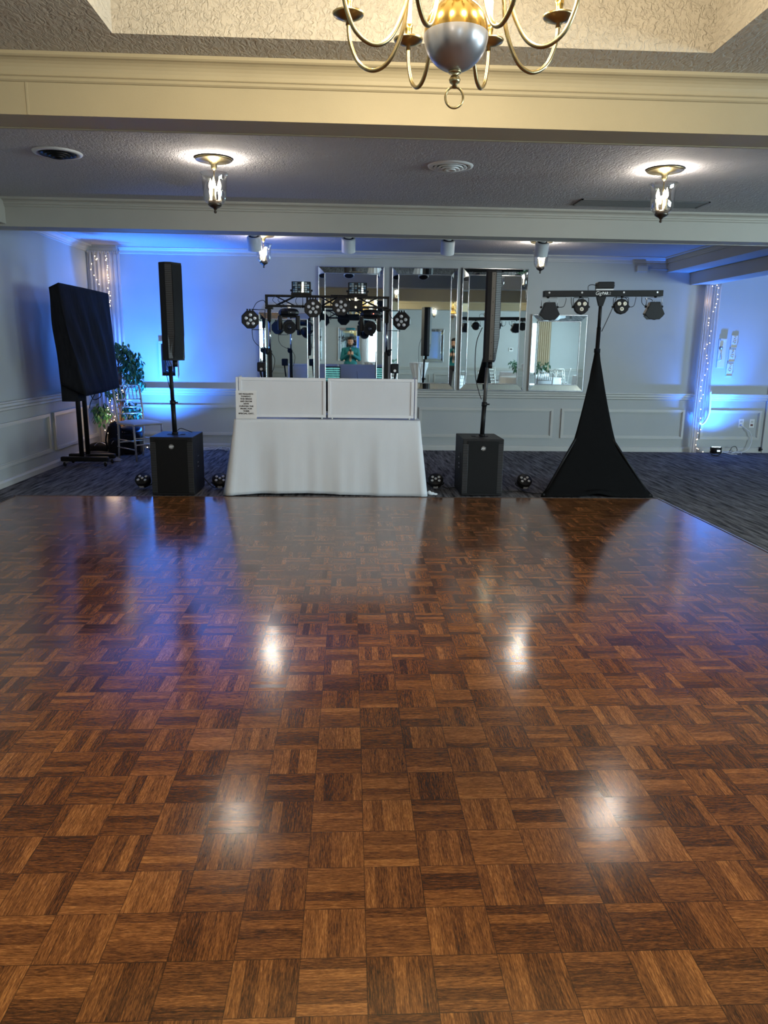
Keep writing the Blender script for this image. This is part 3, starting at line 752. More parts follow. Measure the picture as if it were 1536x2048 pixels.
q = MB(); q.box(-.168, .168, -.0075, -.006, .02, .27); q.build('screen', screen_mat(), s_)
MB().box(-.16, .16, -.12, .11, -.022, -.001).build('stand', M_steel, t)
t = thing('wireless_receiver', 'small black wireless receiver with upright antenna on the booth table', 'receiver', (.19, 7.62, .738))
MB().box(-.08, .08, -.06, .06, 0, .045).build('body', M_blackp, t, .003)
MB().frustum((-.05, .05, .04), (-.075, .05, .28), .004, .002, 8).build('antenna', M_blackp, t)

# ================================================================== subwoofers and column speakers
def subwoofer(x, y, lab):
    t = thing('subwoofer', lab, 'subwoofer', (x, y, 0), group='black subwoofer cabinets')
    w, d, h = .2, .50, .565
    MB().box(-w, w, 0, d, .008, h).build('cabinet', M_cab, t, .006)
    MB().box(-.155, .155, -.006, 0, .03, h - .02).build('grille', M_grille, t, .004)
    for sx in (-1, 1): MB().box(sx * .172 - .026, sx * .172 + .026, -.007, 0, .03, h - .05).build('vent_strip', M_slots, t, .003)
    m = MB(); m.frustum((0, -.006, .475), (0, -.0105, .475), .0235, .0235, 24); bd = m.build('badge', M_blackm, t)
    m = MB(); m.tube([(.021 * math.cos(2 * PI * i / 30), -.0108, .475 + .021 * math.sin(2 * PI * i / 30)) for i in range(30)], .0018, 6, True); m.build('badge_ring', M_chrome, bd)
    m = MB(); m.frustum((0, -.0105, .475), (0, -.0112, .475), .0165, .0165, 24); m.build('badge_disc', mat('badge_grey_%d' % x.__hash__().__abs__(), (.30, .30, .31), .35, nscale=60), bd)
    text_part('logo', 'RCF', .016, M_white, bd, (0, -.0115, .475), (PI / 2, 0, 0), font_bold=.0007)
    m = MB(); m.lathe([(0, h + .002), (.085, h + .002), (.088, h)], (0, d * .45, 0), 28); m.build('top_recess', M_cab, t)
    for sx in (-1, 1):
        m = MB(); m.box(sx * .062 - .022, sx * .062 + .022, d * .45 - .028, d * .45 + .028, h + .0015, h + .003); m.build('grip_opening', M_blackcloth, t)
    sx = 1 if x < 0 else -1
    m = MB(); m.box(sx * w, sx * (w + .002), .12, .30, .20, .42); pn = m.build('side_panel', M_cab, t)
    for zz, yy in ((.30, .20), (.26, .20), (.36, .22)):
        m = MB(); m.box(sx * (w + .002), sx * (w + .005), yy - .02, yy + .02, zz - .004, zz + .004); m.build('handle_slot', M_steel, pn)
    for a in ((-.17, .05), (.17, .05), (-.17, .45), (.17, .45)): MB().cyl((a[0], a[1], 0.0005), (a[0], a[1], .009), .018, 12).build('rubber_foot', M_blackp, t)
    return t
def column(x, y, rz, zb, lab, slot_m, side_m):
    t = thing('column_speaker', lab, 'column speaker', (x, y, 0), rz, group='column array speakers on poles')
    # local: front faces -y
    H = .885 if x < 0 else .850; zb0 = zb; kink = zb + .24
    def sec(inset): return [(-.085, .070), (.085, .070), (.098, .05), (.098, -.028), (.062, -.072 + inset), (-.062, -.072 + inset), (-.098, -.028), (-.098, .05)]
    def body(mb, polys):
        R = [[mb.bm.verts.new((px, py, z)) for px, py in poly] for z, poly in polys]
        n = len(R[0])
        for A, B in zip(R, R[1:]):
            for i in range(n): mb.bm.faces.new((A[i], A[(i + 1) % n], B[(i + 1) % n], B[i]))
        mb.bm.faces.new(R[0][::-1]); mb.bm.faces.new(R[-1])
    m = MB(); body(m, [(zb0, sec(.030)), (kink, sec(0)), (zb0 + H, sec(.0))]); m.build('cabinet', M_cab, t, .003)
    for sx in (-1, 1):
        m = MB()
        def ridge(i): return [(sx * .062, -.075 + i), (sx * .0995, -.030), (sx * .0975, -.024), (sx * .060, -.069 + i)]
        body(m, [(zb0 + .02, ridge(.029)), (kink, ridge(0)), (zb0 + H - .02, ridge(0))]); m.build('vent_strip', slot_m, t)
        if side_m:
            m = MB(); body(m, [(zb0 + .02, [(sx * .098, -.024), (sx * .0995, -.024), (sx * .0995, .012), (sx * .098, .012)]), (zb0 + H - .02, [(sx * .098, -.024), (sx * .0995, -.024), (sx * .0995, .012), (sx * .098, .012)])])
            sp = m.build('side_trim', side_m, t, label=None)
            for k in range(7): MB().cyl((sx * .0995, -.006, zb0 + .06 + k * .125), (sx * .101, -.006, zb0 + .06 + k * .125), .004, 8).build('screw', M_blackm, sp)
    m = MB(); body(m, [(zb0 + .015, [(-.056, -.0775 + .029), (.056, -.0775 + .029), (.056, -.070 + .029), (-.056, -.070 + .029)]), (kink, [(-.056, -.0775), (.056, -.0775), (.056, -.070), (-.056, -.070)]), (zb0 + H - .015, [(-.056, -.0775), (.056, -.0775), (.056, -.070), (-.056, -.070)])])
    m.build('grille', M_grille, t)
    m = MB(); m.cyl((0, .0, zb0 - .06), (0, .0, zb0 + .001), .023, 16); m.build('pole_socket', M_blackm, t)
    return t
subwoofer(-1.686, 7.035, 'black subwoofer cabinet standing left of the clothed booth table')
subwoofer(1.290, 7.085, 'black subwoofer cabinet standing right of the clothed booth table')
def spole(x0, y0, x1, y1, z0, z1, lab):
    t = thing('speaker_pole', lab, 'speaker pole', (x0, y0, z0), group='steel poles between subwoofer and column')
    dx, dy, dz = x1 - x0, y1 - y0, z1 - z0
    MB().cyl((0, 0, 0), (dx * .5, dy * .5, dz * .5), .0225, 16).build('lower_tube', M_blackm, t)
    MB().cyl((dx * .45, dy * .45, dz * .45), (dx, dy, dz), .0185, 16).build('upper_tube', M_greym if x0 > 0 else M_blackm, t)
    MB().cyl((dx * .44, dy * .44, dz * .44), (dx * .5, dy * .5, dz * .5), .027, 16).build('collar', M_blackp, t)
    MB().cyl((dx * .47, dy * .47, dz * .47), (dx * .47 + .05, dy * .47 - .01, dz * .47), .008, 8).build('clamp_knob', M_blackp, t)
    MB().cyl((0, 0, .0), (0, 0, .02), .03, 16).build('base_socket', M_blackm, t)
spole(-1.700, 7.262, -1.715, 7.262, .569, 1.215, 'black pole carrying the left column speaker')
spole(1.312, 7.312, 1.335, 7.312, .569, 1.240, 'grey black pole carrying the right column speaker')
column(-1.668, 7.262, math.radians(55), 1.270, 'black column speaker on a pole above the left subwoofer', M_slots, None)
column(1.362, 7.312, math.radians(78), 1.292, 'dark grey column speaker on a pole above the right subwoofer', M_slots_grey, M_greym)

# ================================================================== small par cans on the floor
def par_can(lab, lit=False):
    t = thing('floor_par_light', lab, 'par light', (0, 0, 0), group='round par cans on the floor')
    m = MB(); m.lathe([(0, -.045), (.055, -.045), (.068, -.03), (.075, 0), (.078, .035), (.074, .042), (0, .042)], n=32); h_ = m.build('housing', M_blackp, t)
    for a, b in ((-.032, .022), (.032, .022), (0, 0), (-.036, -.026), (.036, -.026)):
        q = MB(); q.lathe([(.0145, .042), (.0145, .046), (.010, .049), (0, .0495)], (a, b, 0), 16); q.build('led_lens', M_glow if lit else M_lens, t)
    q = MB(); q.tube([(.084 * math.cos(a), .0, -.012 - .062 * max(0, math.sin(a)) * 1.0) for a in [PI * i / 12 for i in range(13)]], .005, 6); q.build('yoke', M_blackm, t)
    q = MB(); q.box(-.022, .022, -.079, -.070, -.02, .004); q.build('rating_label', M_lens, t)
    return t
p0 = par_can('round black floor par light left of the left subwoofer')
# lens faces tilt forward towards the dance floor
def place_par(o, x, y, z=.088, tilt=38, rz=0): o.location = (x, y, z); o.rotation_euler = (math.radians(tilt), 0, rz)
pl = [(-2.055, 7.36, 'round black floor par light left of the left subwoofer'), (-1.300, 7.37, 'round black floor par light between the left subwoofer and the tablecloth'),
      (.875, 7.42, 'round black floor par light between the tablecloth and the right subwoofer'), (1.785, 7.42, 'round black floor par light between the right subwoofer and the skirted tripod')]
for i, (x, y, lab) in enumerate(pl):
    o = p0 if i == 0 else dup(p0, (0, 0, 0), None, lab)
    place_par(o, x, y, rz=(-.12, .1, -.1, .15)[i])
up = par_can('black floor par light glowing blue at the foot of the right curtain', True); up['group'] = 'blue floor uplights'
place_par(up, UP_R[0], UP_R[1], .075, -6)
u2 = dup(up, (UP_L[0], UP_L[1], .075), None, 'blue floor uplight behind the left subwoofer against the back wall', 'blue floor uplights')

# ================================================================== truss with its lights
TY = 8.90
t = thing('lighting_truss', 'black goal post lighting truss on two stands behind the booth', 'lighting truss', (-.268, TY, 0))
HW, ZT, ZL = .712, 1.985, 1.872
for k, (yy, zz) in enumerate(((-.055, ZT), (-.055, ZL), (.055, ZT), (.055, ZL))):
    MB().box(-HW, HW, yy - .010, yy + .010, zz - .010, zz + .010).build('chord', M_blackm, t, .002)
for yy in (-.055, .055):
    for x in (-HW + .01, -.233, .240, HW - .01): MB().box(x - .009, x + .009, yy - .008, yy + .008, ZL, ZT).build('upright_bar', M_blackm, t)
    for a, b in ((-HW + .07, -.33), (-.12, .16), (.30, HW - .08)):
        w = (b - a)
        for s in (1, -1):
            c0 = (a + w * .12, yy, ZT if s > 0 else ZL); c1 = (a + w * .88, yy, ZL if s > 0 else ZT)
            MB().cyl(c0, c1, .006, 8).build('brace', M_blackm, t)
for x in (-HW + .01, HW - .01):
    for zz in (ZT, ZL): MB().box(x - .009, x + .009, -.055, .055, zz - .008, zz + .008).build('end_bar', M_blackm, t)
def stand(x, s, lab):
    t = thing('crank_stand', lab, 'lighting stand', (x, TY, 0), group='crank stands under the truss')
    MB().box(-.024, .024, -.024, .024, .05, 1.37).build('mast', M_blackm, t, .004)
    MB().cyl((0, 0, 1.36), (0, 0, 1.72), .0145, 16).build('inner_tube', M_chrome, t)
    MB().box(-.022, .022, -.022, .022, 1.70, 1.835).build('top_sleeve', M_blackm, t, .004)
    m = MB(); m.box(-.045, .045, -.04, .04, 1.835, 1.86); m.build('truss_clamp', M_blackm, t, .004)
    m = MB(); m.sphere((-s * .03, -.02, 1.36), .036, 12, (.8, .6, 1.1)); m.cyl((-s * .03, -.03, 1.36), (-s * .055, -.05, 1.40), .01, 8); m.build('lock_knob', M_blackp, t)
    m = MB(); m.box(-s * .10 - .05, -s * .10 + .05, -.05, .03, 1.125, 1.235); wn = m.build('winch', M_blackp, t, .014)
    m = MB(); m.cyl((-s * .10, -.05, 1.155), (-s * .10, -.062, 1.155), .016, 14); m.build('winch_hub', M_steel, wn)
    m = MB(); m.cyl((-s * .09, -.03, .95), (-s * .11, -.04, 1.13), .012, 8); m.build('crank_handle', M_blackm, wn)
    for k in range(4):
        a = PI / 4 + k * PI / 2
        MB().cyl((.02 * math.cos(a), .02 * math.sin(a), .30), (.42 * math.cos(a) , .36 * math.sin(a), .012), .012, 8).build('leg', M_blackm, t)
stand(-.940, 1, 'black crank stand with chrome inner tube under the left end of the truss')
stand(.422, -1, 'black crank stand with chrome inner tube under the right end of the truss')
def octo_par(x, z, lab, rz=0, tilt=0, bracket='top', yy=-.13):
    t = thing('par_light', lab, 'par light', (x, TY + yy, z), rot=(math.radians(tilt), math.radians(0), rz), group='octagonal six lens par lights on the truss')
    R = .106
    m = MB(); poly = [(R * math.cos(PI / 8 + k * PI / 4), R * 1.02 * math.sin(PI / 8 + k * PI / 4)) for k in range(8)]
    A = [m.bm.verts.new((px, -.035, pz)) for px, pz in poly]; B = [m.bm.verts.new((px * .96, .045, pz * .96)) for px, pz in poly]
    for i in range(8): m.bm.faces.new((A[i], A[(i + 1) % 8], B[(i + 1) % 8], B[i]))
    m.bm.faces.new(A[::-1]); m.bm.faces.new(B); m.build('housing', M_blackp, t, .008)
    for k in range(6):
        if k == 5: a, b = 0, -.004
        else: a, b = .052 * math.sin(k * 2 * PI / 5), .052 * math.cos(k * 2 * PI / 5)
        q = MB(); q.lathe([(.0205, 0), (.0205, .004), (.015, .007), (0, .0075)], (a, -.0355, b), 20, Matrix.Rotation(PI / 2, 3, 'X')); l_ = q.build('lens', M_lens, t)
        q = MB(); q.lathe([(.0235, 0), (.0235, .006), (.0205, .006)], (a, -.0355, b), 20, Matrix.Rotation(PI / 2, 3, 'X')); q.build('bezel', M_blackm, l_)
    q = MB()
    if bracket == 'top': q.tube([(-R - .008, 0, 0), (-R - .008, 0, R + .02), (R + .008, 0, R + .02), (R + .008, 0, 0)], .005, 6)
    else:
        s = 1 if bracket == 'right' else -1
        q.tube([(s * .02, .02, R + .006), (s * (R + .07), .03, R + .006), (s * (R + .07), .03, -R - .006), (s * .02, .02, -R - .006)], .0055, 6)
    q.build('bracket', M_blackm, t)
    for k in (-1, 0, 1): MB().box(k * .03 - .008, k * .03 + .008, -.02, .03, R * .9, R + .012).build('cooling_fin', M_blackm, t)
octo_par(-.430, 1.845, 'octagonal par light hanging in front of the truss, left of the pair near its middle', math.radians(4))
octo_par(-.112, 1.868, 'octagonal par light hanging in front of the truss, right of the pair near its middle', math.radians(2))
octo_par(-1.150, 1.712, 'octagonal par light bracketed out past the left end of the truss', math.radians(14), 4, 'right', -.10)
octo_par(.590, 1.722, 'octagonal par light bracketed out past the right end of the truss', math.radians(-12), 4, 'left', -.10)
def moving_head(x, yaw, lab, led):
    t = thing('moving_head_light', lab, 'moving head light', (x, TY - .03, 0), group='moving head lights hung from the truss')
    m = MB(); m.lathe([(0, 1.768), (.10, 1.768), (.118, 1.785), (.118, 1.81), (.098, 1.835), (.07, 1.845), (0, 1.845)], n=8, smooth=False); m.build('base', M_blackp, t, .004)
    m = MB(); m.box(-.02, .02, -.02, .02, 1.845, 1.895); m.build('clamp', M_steel, t, .003)
    MB().sphere((.03, -.118, 1.795), .006, 8).build('status_led', led, t)
    ca, sa = math.cos(yaw), math.sin(yaw); R = Matrix.Rotation(yaw, 4, 'Z')
    y_ = MB(); y_.box(-.085, .085, -.045, .045, 1.745, 1.768, R)
    for s in (-1, 1): y_.box(s * .102 - .024, s * .102 + .024, -.06, .06, 1.60, 1.765, R)
    y = y_.build('yoke', M_blackp, t, .016)
    c0 = Vector((0, .055, 1.655)); c1 = Vector((0, -.095, 1.630))
    m = MB(); m.frustum(R @ c0, R @ c1, .068, .076, 20); m.sphere(R @ c0, .068, 16); hd = m.build('head', M_blackp, y)
    m = MB(); m.frustum(R @ c1, R @ (c1 + Vector((0, -.006, -.001))), .050, .048, 20); m.build('lens_ring', M_blackm, hd)
    m = MB(); m.sphere(R @ (c1 + Vector((0, .010, 0))), .030, 14); m.build('lens', mat('dark_lens_%s' % ('a' if yaw > 0 else 'b'), (.02, .022, .03), .05, nscale=5, coat=1.0), hd)
    m = MB(); pts = [R @ (c1 + Vector((.066 * math.cos(a), -.0, .066 * math.sin(a)))) for a in [math.radians(20 + 8 * i) for i in range(6)]]
    m.tube(pts, .005, 6)
    pts = [R @ (c1 + Vector((.066 * math.cos(a), -.0, .066 * math.sin(a)))) for a in [math.radians(120 + 8 * i) for i in range(6)]]
    m.tube(pts, .005, 6); m.build('reflector_edge', M_chrome, hd)
moving_head(-.713, math.radians(8), 'black moving head light hanging from the left part of the truss with pale status lamp', M_white)
moving_head(.231, math.radians(-6), 'black moving head light hanging from the right part of the truss with red status lamp', emit('red_led', (1, .15, .1), 4))
def derby(x, lab):
    t = thing('derby_light', lab, 'effect light', (x, TY - .02, 1.997), group='derby effect lights on top of the truss')
    m = MB(); m.box(-.108, .108, -.05, .07, .012, .145); m.build('housing', M_blackm, t, .004)
    # curved lens drum with its grid of lenses
    for i in range(6):
        a = math.radians(-58 + 23.2 * i)
        for j in range(5):
            z = .032 + j * .0235; x_ = .094 * math.sin(a) ; y_ = -.05 - .035 * math.cos(a)
            q = MB(); R = Matrix.Translation((x_, y_, z)) @ Matrix.Rotation(a * .6, 4, 'Z'); q.box(-.0125, .0125, -.004, .004, -.0085, .0085, R)
            q.build('facet_lens', M_derby[(i * 3 + j * 5 + i * j) % 3], t)
    m = MB(); m.grid(lambda u, v: (.099 * math.sin(math.radians(-75 + 150 * u)), -.048 - .033 * math.cos(math.radians(-75 + 150 * u)), .014 + .128 * v), 14, 2); m.build('lens_drum', M_blackm, t)
    MB().box(-.115, .115, -.09, .07, .0, .012).build('base_plate', M_blackm, t)
    for s in (-1, 1):
        MB().cyl((s * .108, 0, .05), (s * .128, 0, .05), .012, 10).build('side_knob', M_blackp, t)
        MB().box(s * .112 - .003, s * .112 + .003, -.015, .015, 0, .06).build('bracket_arm', M_blackm, t)
M_derby = [mat('derby_lens_clear', (.55, .68, .75), .08, .5, nscale=80, var=.3), mat('derby_lens_dark', (.06, .08, .10), .1, .4, nscale=80), mat('derby_lens_blue', (.20, .38, .55), .1, .5, nscale=80, var=.3)]
derby(-.566, 'box shaped derby effect light with lens grid on top of the truss, left one')
derby(.078, 'box shaped derby effect light with lens grid on top of the truss, right one')
t = thing('laser_light', 'small black box light under the truss beside the middle par light', 'effect light', (.058, TY - .06, 1.885))
MB().box(-.078, .078, -.08, .06, -.045, .05).build('housing', M_blackp, t, .008)
for k in range(6): MB().box(-.070 + .025 * k, -.062 + .025 * k, -.084, -.078, -.03, .03).build('vent_fin', M_blackm, t)
MB().cyl((0, -.088, -.02), (0, -.08, -.02), .014, 12).build('aperture', M_lens, t)
MB().box(-.012, .012, -.01, .01, .05, .09).build('clamp', M_steel, t)
def cable(name, lab, pts, r=.004, m=None, grp=None, k=6):
    o = MB().tube(smooth_path(pts, k), r, 6).build(name, m or M_cable); tag(o, lab, 'cable', grp); return o
cable('power_cable', 'thin black cable looping from the left end par light down to its stand knob', [(-1.13, 8.86, 1.81), (-1.08, 8.86, 1.90), (-1.0, 8.86, 1.93), (-.97, 8.84, 1.88)], .004, None, 'cables on the truss')
cable('power_cable', 'thin black cable hanging from the left end par light to the left stand', [(-1.14, 8.87, 1.62), (-1.13, 8.87, 1.50), (-1.08, 8.87, 1.43), (-.985, 8.86, 1.385)], .004, None, 'cables on the truss')
cable('power_cable', 'thin black cable bowing along the left stand mast', [(-.93, 8.86, 1.36), (-.885, 8.86, 1.28), (-.89, 8.86, 1.19), (-.915, 8.86, 1.12)], .004, None, 'cables on the truss')
for i, (x0, x1) in enumerate(((-.86, -.79), (-.80, -.72), (-.60, -.57), (-.42, -.40), (.02, .08), (.18, .20), (.33, .37))):
    cable('power_cable', 'short black lead looping between the truss chords, ' + ('outermost at the left end', 'second from the left end', 'under the left derby light', 'behind the left middle par light', 'under the right derby light', 'right of the right derby light', 'nearest the right end')[i], [(x0, 8.835, 1.985), (x0 - .03, 8.82, 1.93), (x1 - .04, 8.82, 1.88), (x1, 8.83, 1.85)], .003, None, 'short leads looping inside the truss')
cable('power_cable', 'thin black cable drooping from truss to the right end par light', [(.44, 8.86, 1.85), (.46, 8.86, 1.78), (.50, 8.87, 1.75), (.56, 8.87, 1.78)], .004, None, 'cables on the truss')

# ================================================================== light bar on skirted tripod
t = thing('light_bar', 'black four head light bar lettered GigBAR2 on the skirted tripod', 'light bar', (2.443, 7.38, 1.958), rot=(0, math.radians(-1.2), 0))
MB().box(-.575, .590, -.04, .04, -.028, .028).build('crossbar', M_blackm, t, .003)
text_part('logo_lettering', 'Gig', .050, M_white, t, (-.050, -.0405, .0), (PI / 2, 0, 0), shear=.25, width=.060)
text_part('logo_lettering', 'BAR', .036, M_white, t, (.016, -.0405, -.001), (PI / 2, 0, 0), shear=.1, font_bold=.0012, width=.062)
text_part('logo_lettering', '2', .036, mat('grey_ink', (.3, .3, .3), .5), t, (.062, -.0405, -.001), (PI / 2, 0, 0), shear=.1, width=.018)
for x in (-.53, -.21, .20, .53):
    MB().cyl((x, -.042, .008), (x, -.038, .008), .009, 10).build('bolt', M_steel, t)
    MB().frustum((x, 0, -.028), (x, 0, -.042), .016, .010, 12).build('wing_nut', M_blackp, t)
def yoke(x, par, w=.075):
    q = MB(); q.tube([(x - w, 0, -.125), (x - w, 0, -.045), (x - w + .008, 0, -.036), (x + w - .008, 0, -.036), (x + w, 0, -.045), (x + w, 0, -.125)], .0032, 6); y = q.build('yoke', M_steel if abs(x) > .4 else M_blackm, par)
    for s in (-1, 1): MB().cyl((x + s * (w - .006), 0, -.125), (x + s * (w + .012), 0, -.125), .010, 10).build('side_knob', M_blackp, y)
for x in (-.205, .190):
    yoke(x, t)
    m = MB(); m.lathe([(0, -.045), (.052, -.045), (.067, -.02), (.074, .0), (.074, .028), (.068, .032), (0, .032)], (x, 0, -.125), 12, Matrix.Rotation(math.radians(82), 3, 'X'), smooth=False); h_ = m.build('par_head', M_blackp, t)
    for a, b in ((-.028, .024), (.028, .024), (0, -.026)):
        q = MB(); q.lathe([(.0195, .0325), (.0195, .0365), (.006, .0365), (.006, .034), (0, .034)], (x, 0, -.125), 20, Matrix.Rotation(math.radians(82), 3, 'X') )
        for v in q.bm.verts: v.co += Vector((a, .0, b))
        q.build('lens', M_lenswarm, h_)
for x, s in ((-.515, 1), (.520, -1)):
    yoke(x, t, .078)
    m = MB(); poly = [(-.050, .055), (.050, .055), (.060, .02), (.100, -.062), (.058, -.105), (.0, -.118), (-.058, -.105), (-.100, -.062), (-.060, .02)]
    A = [m.bm.verts.new((x + px, -.040, -.135 + pz)) for px, pz in poly]; B = [m.bm.verts.new((x + px * .94, .040, -.135 + pz * .94)) for px, pz in poly]
    for i in range(9): m.bm.faces.new((A[i], A[(i + 1) % 9], B[(i + 1) % 9], B[i]))
    m.bm.faces.new(A[::-1]); m.bm.faces.new(B); h_ = m.build('derby_head', M_blackp, t, .006)
    q = MB(); q.tube(arc(x - .005, -.082, .014, 0, PI, 8, -.01), .003, 6); q.build('handle_loop', M_steel, h_)
    q = MB(); q.prism([(x - .050, -.247), (x + .050, -.247), (x + .088, -.212), (x - .088, -.212)], 1, -.036, .036); q.build('dome_lens', M_derby[1], h_)
for pts in ([(-.43, 0, -.125), (-.375, 0, -.12), (-.355, 0, -.07), (-.352, 0, -.028)], [(-.30, 0, -.028), (-.298, 0, -.09), (-.275, 0, -.13), (-.245, 0, -.09), (-.225, 0, -.045), (-.19, 0, -.04), (-.178, 0, -.06)],
            [(.19, .01, -.055), (.215, .01, -.035), (.25, .0, -.055), (.27, .0, -.12), (.32, .0, -.115), (.338, 0, -.028)], [(.395, 0, -.028), (.40, 0, -.09), (.435, 0, -.115), (.445, 0, -.06), (.43, 0, -.05), (.49, .0, -.055), (.51, 0, -.09)]):
    MB().tube(smooth_path(pts, 6), .0032, 6).build('lead', M_cable, t)
for x in (-.352, -.30, .338, .395): MB().cyl((x, 0, -.026), (x, 0, -.042), .005, 8).build('plug_sleeve', M_steel, t)
t = thing('laser_light', 'small black ribbed box light bolted on top of the lettered light bar', 'effect light', (2.458, 7.38, 1.988), rot=(0, math.radians(-1.2), 0))
MB().box(-.075, .085, -.05, .05, .014, .078).build('housing', M_blackp, t, .008)
for k in range(5): MB().box(-.076, .086, -.052, -.048, .022 + .011 * k, .026 + .011 * k).build('cooling_rib', M_blackm, t)
MB().box(-.083, .088, -.02, .02, .0, .014).build('foot_plate', M_steel, t)
MB().cyl((.085, 0, .045), (.100, 0, .045), .010, 10).build('knob', M_blackp, t)
MB().tube(smooth_path([(-.075, 0, .045), (-.12, 0, .055), (-.155, 0, .04), (-.155, 0, .002)], 6), .0035, 6).build('lead', M_cable, t)
t = thing('tripod_stand', 'black tripod stand under a triangular black spandex skirt', 'tripod stand', (2.435, 7.38, 0))
MB().cyl((0, 0, .6), (0, 0, 1.64), .0205, 16).build('lower_tube', M_blackm, t)
MB().cyl((0, 0, 1.60), (0, 0, 1.93), .0165, 16).build('upper_tube', M_blackm, t)
m = MB(); m.prism([(-.045, 1.927), (.045, 1.927), (.018, 1.84), (-.018, 1.84)], 1, -.02, .02); m.build('bar_bracket', M_blackm, t)
for a in (210, 330, 90):
    ca, sa = math.cos(math.radians(a)), math.sin(math.radians(a))
    lg = MB().cyl((0, 0, .85), (.61 * ca, .61 * sa, .02), .012, 8).build('leg', M_blackm, t)
    MB().sphere((.615 * ca, .615 * sa, .022), .02, 8).build('rubber_foot', M_blackp, lg)
prof = [(0.004, .652), (.03, .640), (.08, .585), (.14, .535), (.20, .485), (.27, .428), (.34, .372), (.41, .318), (.47, .275), (.55, .240), (.65, .208), (.78, .172), (.92, .135), (1.07, .098), (1.2, .068), (1.32, .040), (1.40, .027), (1.43, .024)]
def skirt(u, v):
    a = math.radians(90 + 360 * u); i = v * (len(prof) - 1); k = min(int(i), len(prof) - 2); f = i - k
    z = prof[k][0] * (1 - f) + prof[k + 1][0] * f; R = prof[k][1] * (1 - f) + prof[k + 1][1] * f
    w = ((a - PI / 2 + PI / 3) % (2 * PI / 3)) - PI / 3            # angle from nearest corner
    tri = math.cos(PI / 3) / math.cos(PI / 3 - abs(w))
    bl = min(1, R / .12); rr = R * (tri * bl + (1 - bl) * 1.0)
    # straight sides pull inwards a little between the feet
    if z < .05: z += .035 * math.exp(-((abs(w) - PI / 3) / .35) ** 2) if bl else 0
    return (rr * math.cos(a), rr * math.sin(a), z)
m = MB(); m.grid(skirt, 96, 51, True); sk = m.build('spandex_skirt', M_spandex, t)
sd = sk.modifiers.new('thickness', 'SOLIDIFY'); sd.thickness = .002
MB().cyl((0, 0, 1.395), (0, 0, 1.435), .030, 16).build('skirt_cuff', M_blackcloth, t)
cable('power_cable', 'thin black cable slanting from the light bar down to the tripod pole', [(2.60, 7.37, 1.985), (2.565, 7.37, 1.86), (2.52, 7.37, 1.74), (2.462, 7.37, 1.60)], .004, k=3)

# ================================================================== covered display on a rolling cart, at the left
t = thing('display_cart', 'black rolling cart with two posts under the covered display', 'rolling cart', (-3.12, 8.85, 0))
for yy in (-.06, .20):
    lg = MB().box(-.275, .275, yy - .035, yy + .035, .062, .118).build('base_leg', M_blackm, t, .014)
    for sx in (-.235, .235):
        w = MB(); w.lathe([(.0, -.012), (.026, -.012), (.030, 0), (.026, .012), (0, .012)], (sx, yy, .031), 16, Matrix.Rotation(PI / 2, 3, 'Y')); c_ = w.build('caster', M_blackp, lg)
        MB().box(sx - .016, sx + .016, yy - .016, yy + .016, .035, .064).build('caster_fork', M_steel, lg)
for yy, x in ((.0, -.055), (.20, -.05)): MB().cyl((x, yy, .11), (x, yy, 1.30), .027, 16).build('post', M_blackm, t)
MB().box(-.085, -.02, -.02, .22, .075, .11).build('cross_plate', M_blackm, t)
MB().box(-.10, .06, -.02, .24, 1.22, 1.30).build('mount_head', M_blackm, t, .01)
t = thing('covered_display', 'large flat display wrapped in a black cloth cover on the rolling cart', 'covered display', (0, 0, 0))
m = MB()
TN, TF = 7.75, 9.23          # near and far ends
def cov(u, v):
    # u round the outline (8 columns interpolated), v from bottom to top
    top = [(-2.985, TN + .01, 1.955), (-2.885, TN, 2.0), (-2.875, (TN + TF) / 2, 2.003), (-2.862, TF, 2.0), (-2.975, TF + .02, 1.985), (-2.985, (TN + TF) / 2, 1.985)]
    bot = [(-2.955, TN + .04, 1.010), (-2.700, TN + .02, .890), (-2.745, (TN + TF) / 2, .89), (-2.800, TF, .905), (-2.97, TF + .02, .98), (-2.99, (TN + TF) / 2, .99)]
    n = len(top); s = u * n; i = int(s) % n; f = s - int(s); j = (i + 1) % n
    a = Vector(top[i]).lerp(Vector(top[j]), f); b = Vector(bot[i]).lerp(Vector(bot[j]), f)
    g = (1 - v) ** 1.25
    p = a.lerp(b, g); p.z = a.z + (b.z - a.z) * (1 - v)
    w = math.sin(PI * min(1, v * 1.0)) 
    amp = .013 * w
    if i in (0, 1, 2): p.x += amp * math.sin(u * 75 + 7 * v) + .006 * w * math.sin(u * 41 - 5 * v); 
    if i == 0: p.y += -.004 * w * math.sin(v * 9)
    return p
m.grid(cov, 90, 24, True)
bmesh.ops.holes_fill(m.bm, edges=[e for e in m.bm.edges if e.is_boundary], sides=0)
m.build('cloth_cover', M_blackcloth, t)
m = MB(); m.prism([(TN + .10, .905), (TN + .78, .93), (TN + .78, 1.02), (TN + .12, 1.02)], 0, -2.955, -2.86); m.box(-2.965, -2.80, TN + .07, TN + .28, .83, 1.01)
m.build('hanging_flap', M_blackcloth, t)
MB().box(-3.06, -2.98, 8.60, 9.05, 1.2, 1.65).build('mount_plate', M_blackm, t)
cable('power_cable', 'black cable looping below the covered display', [(-2.95, 8.6, .90), (-2.90, 8.58, .80), (-2.82, 8.6, .84), (-2.86, 8.62, .90), (-2.93, 8.58, .78), (-2.96, 8.6, .70)], .005)

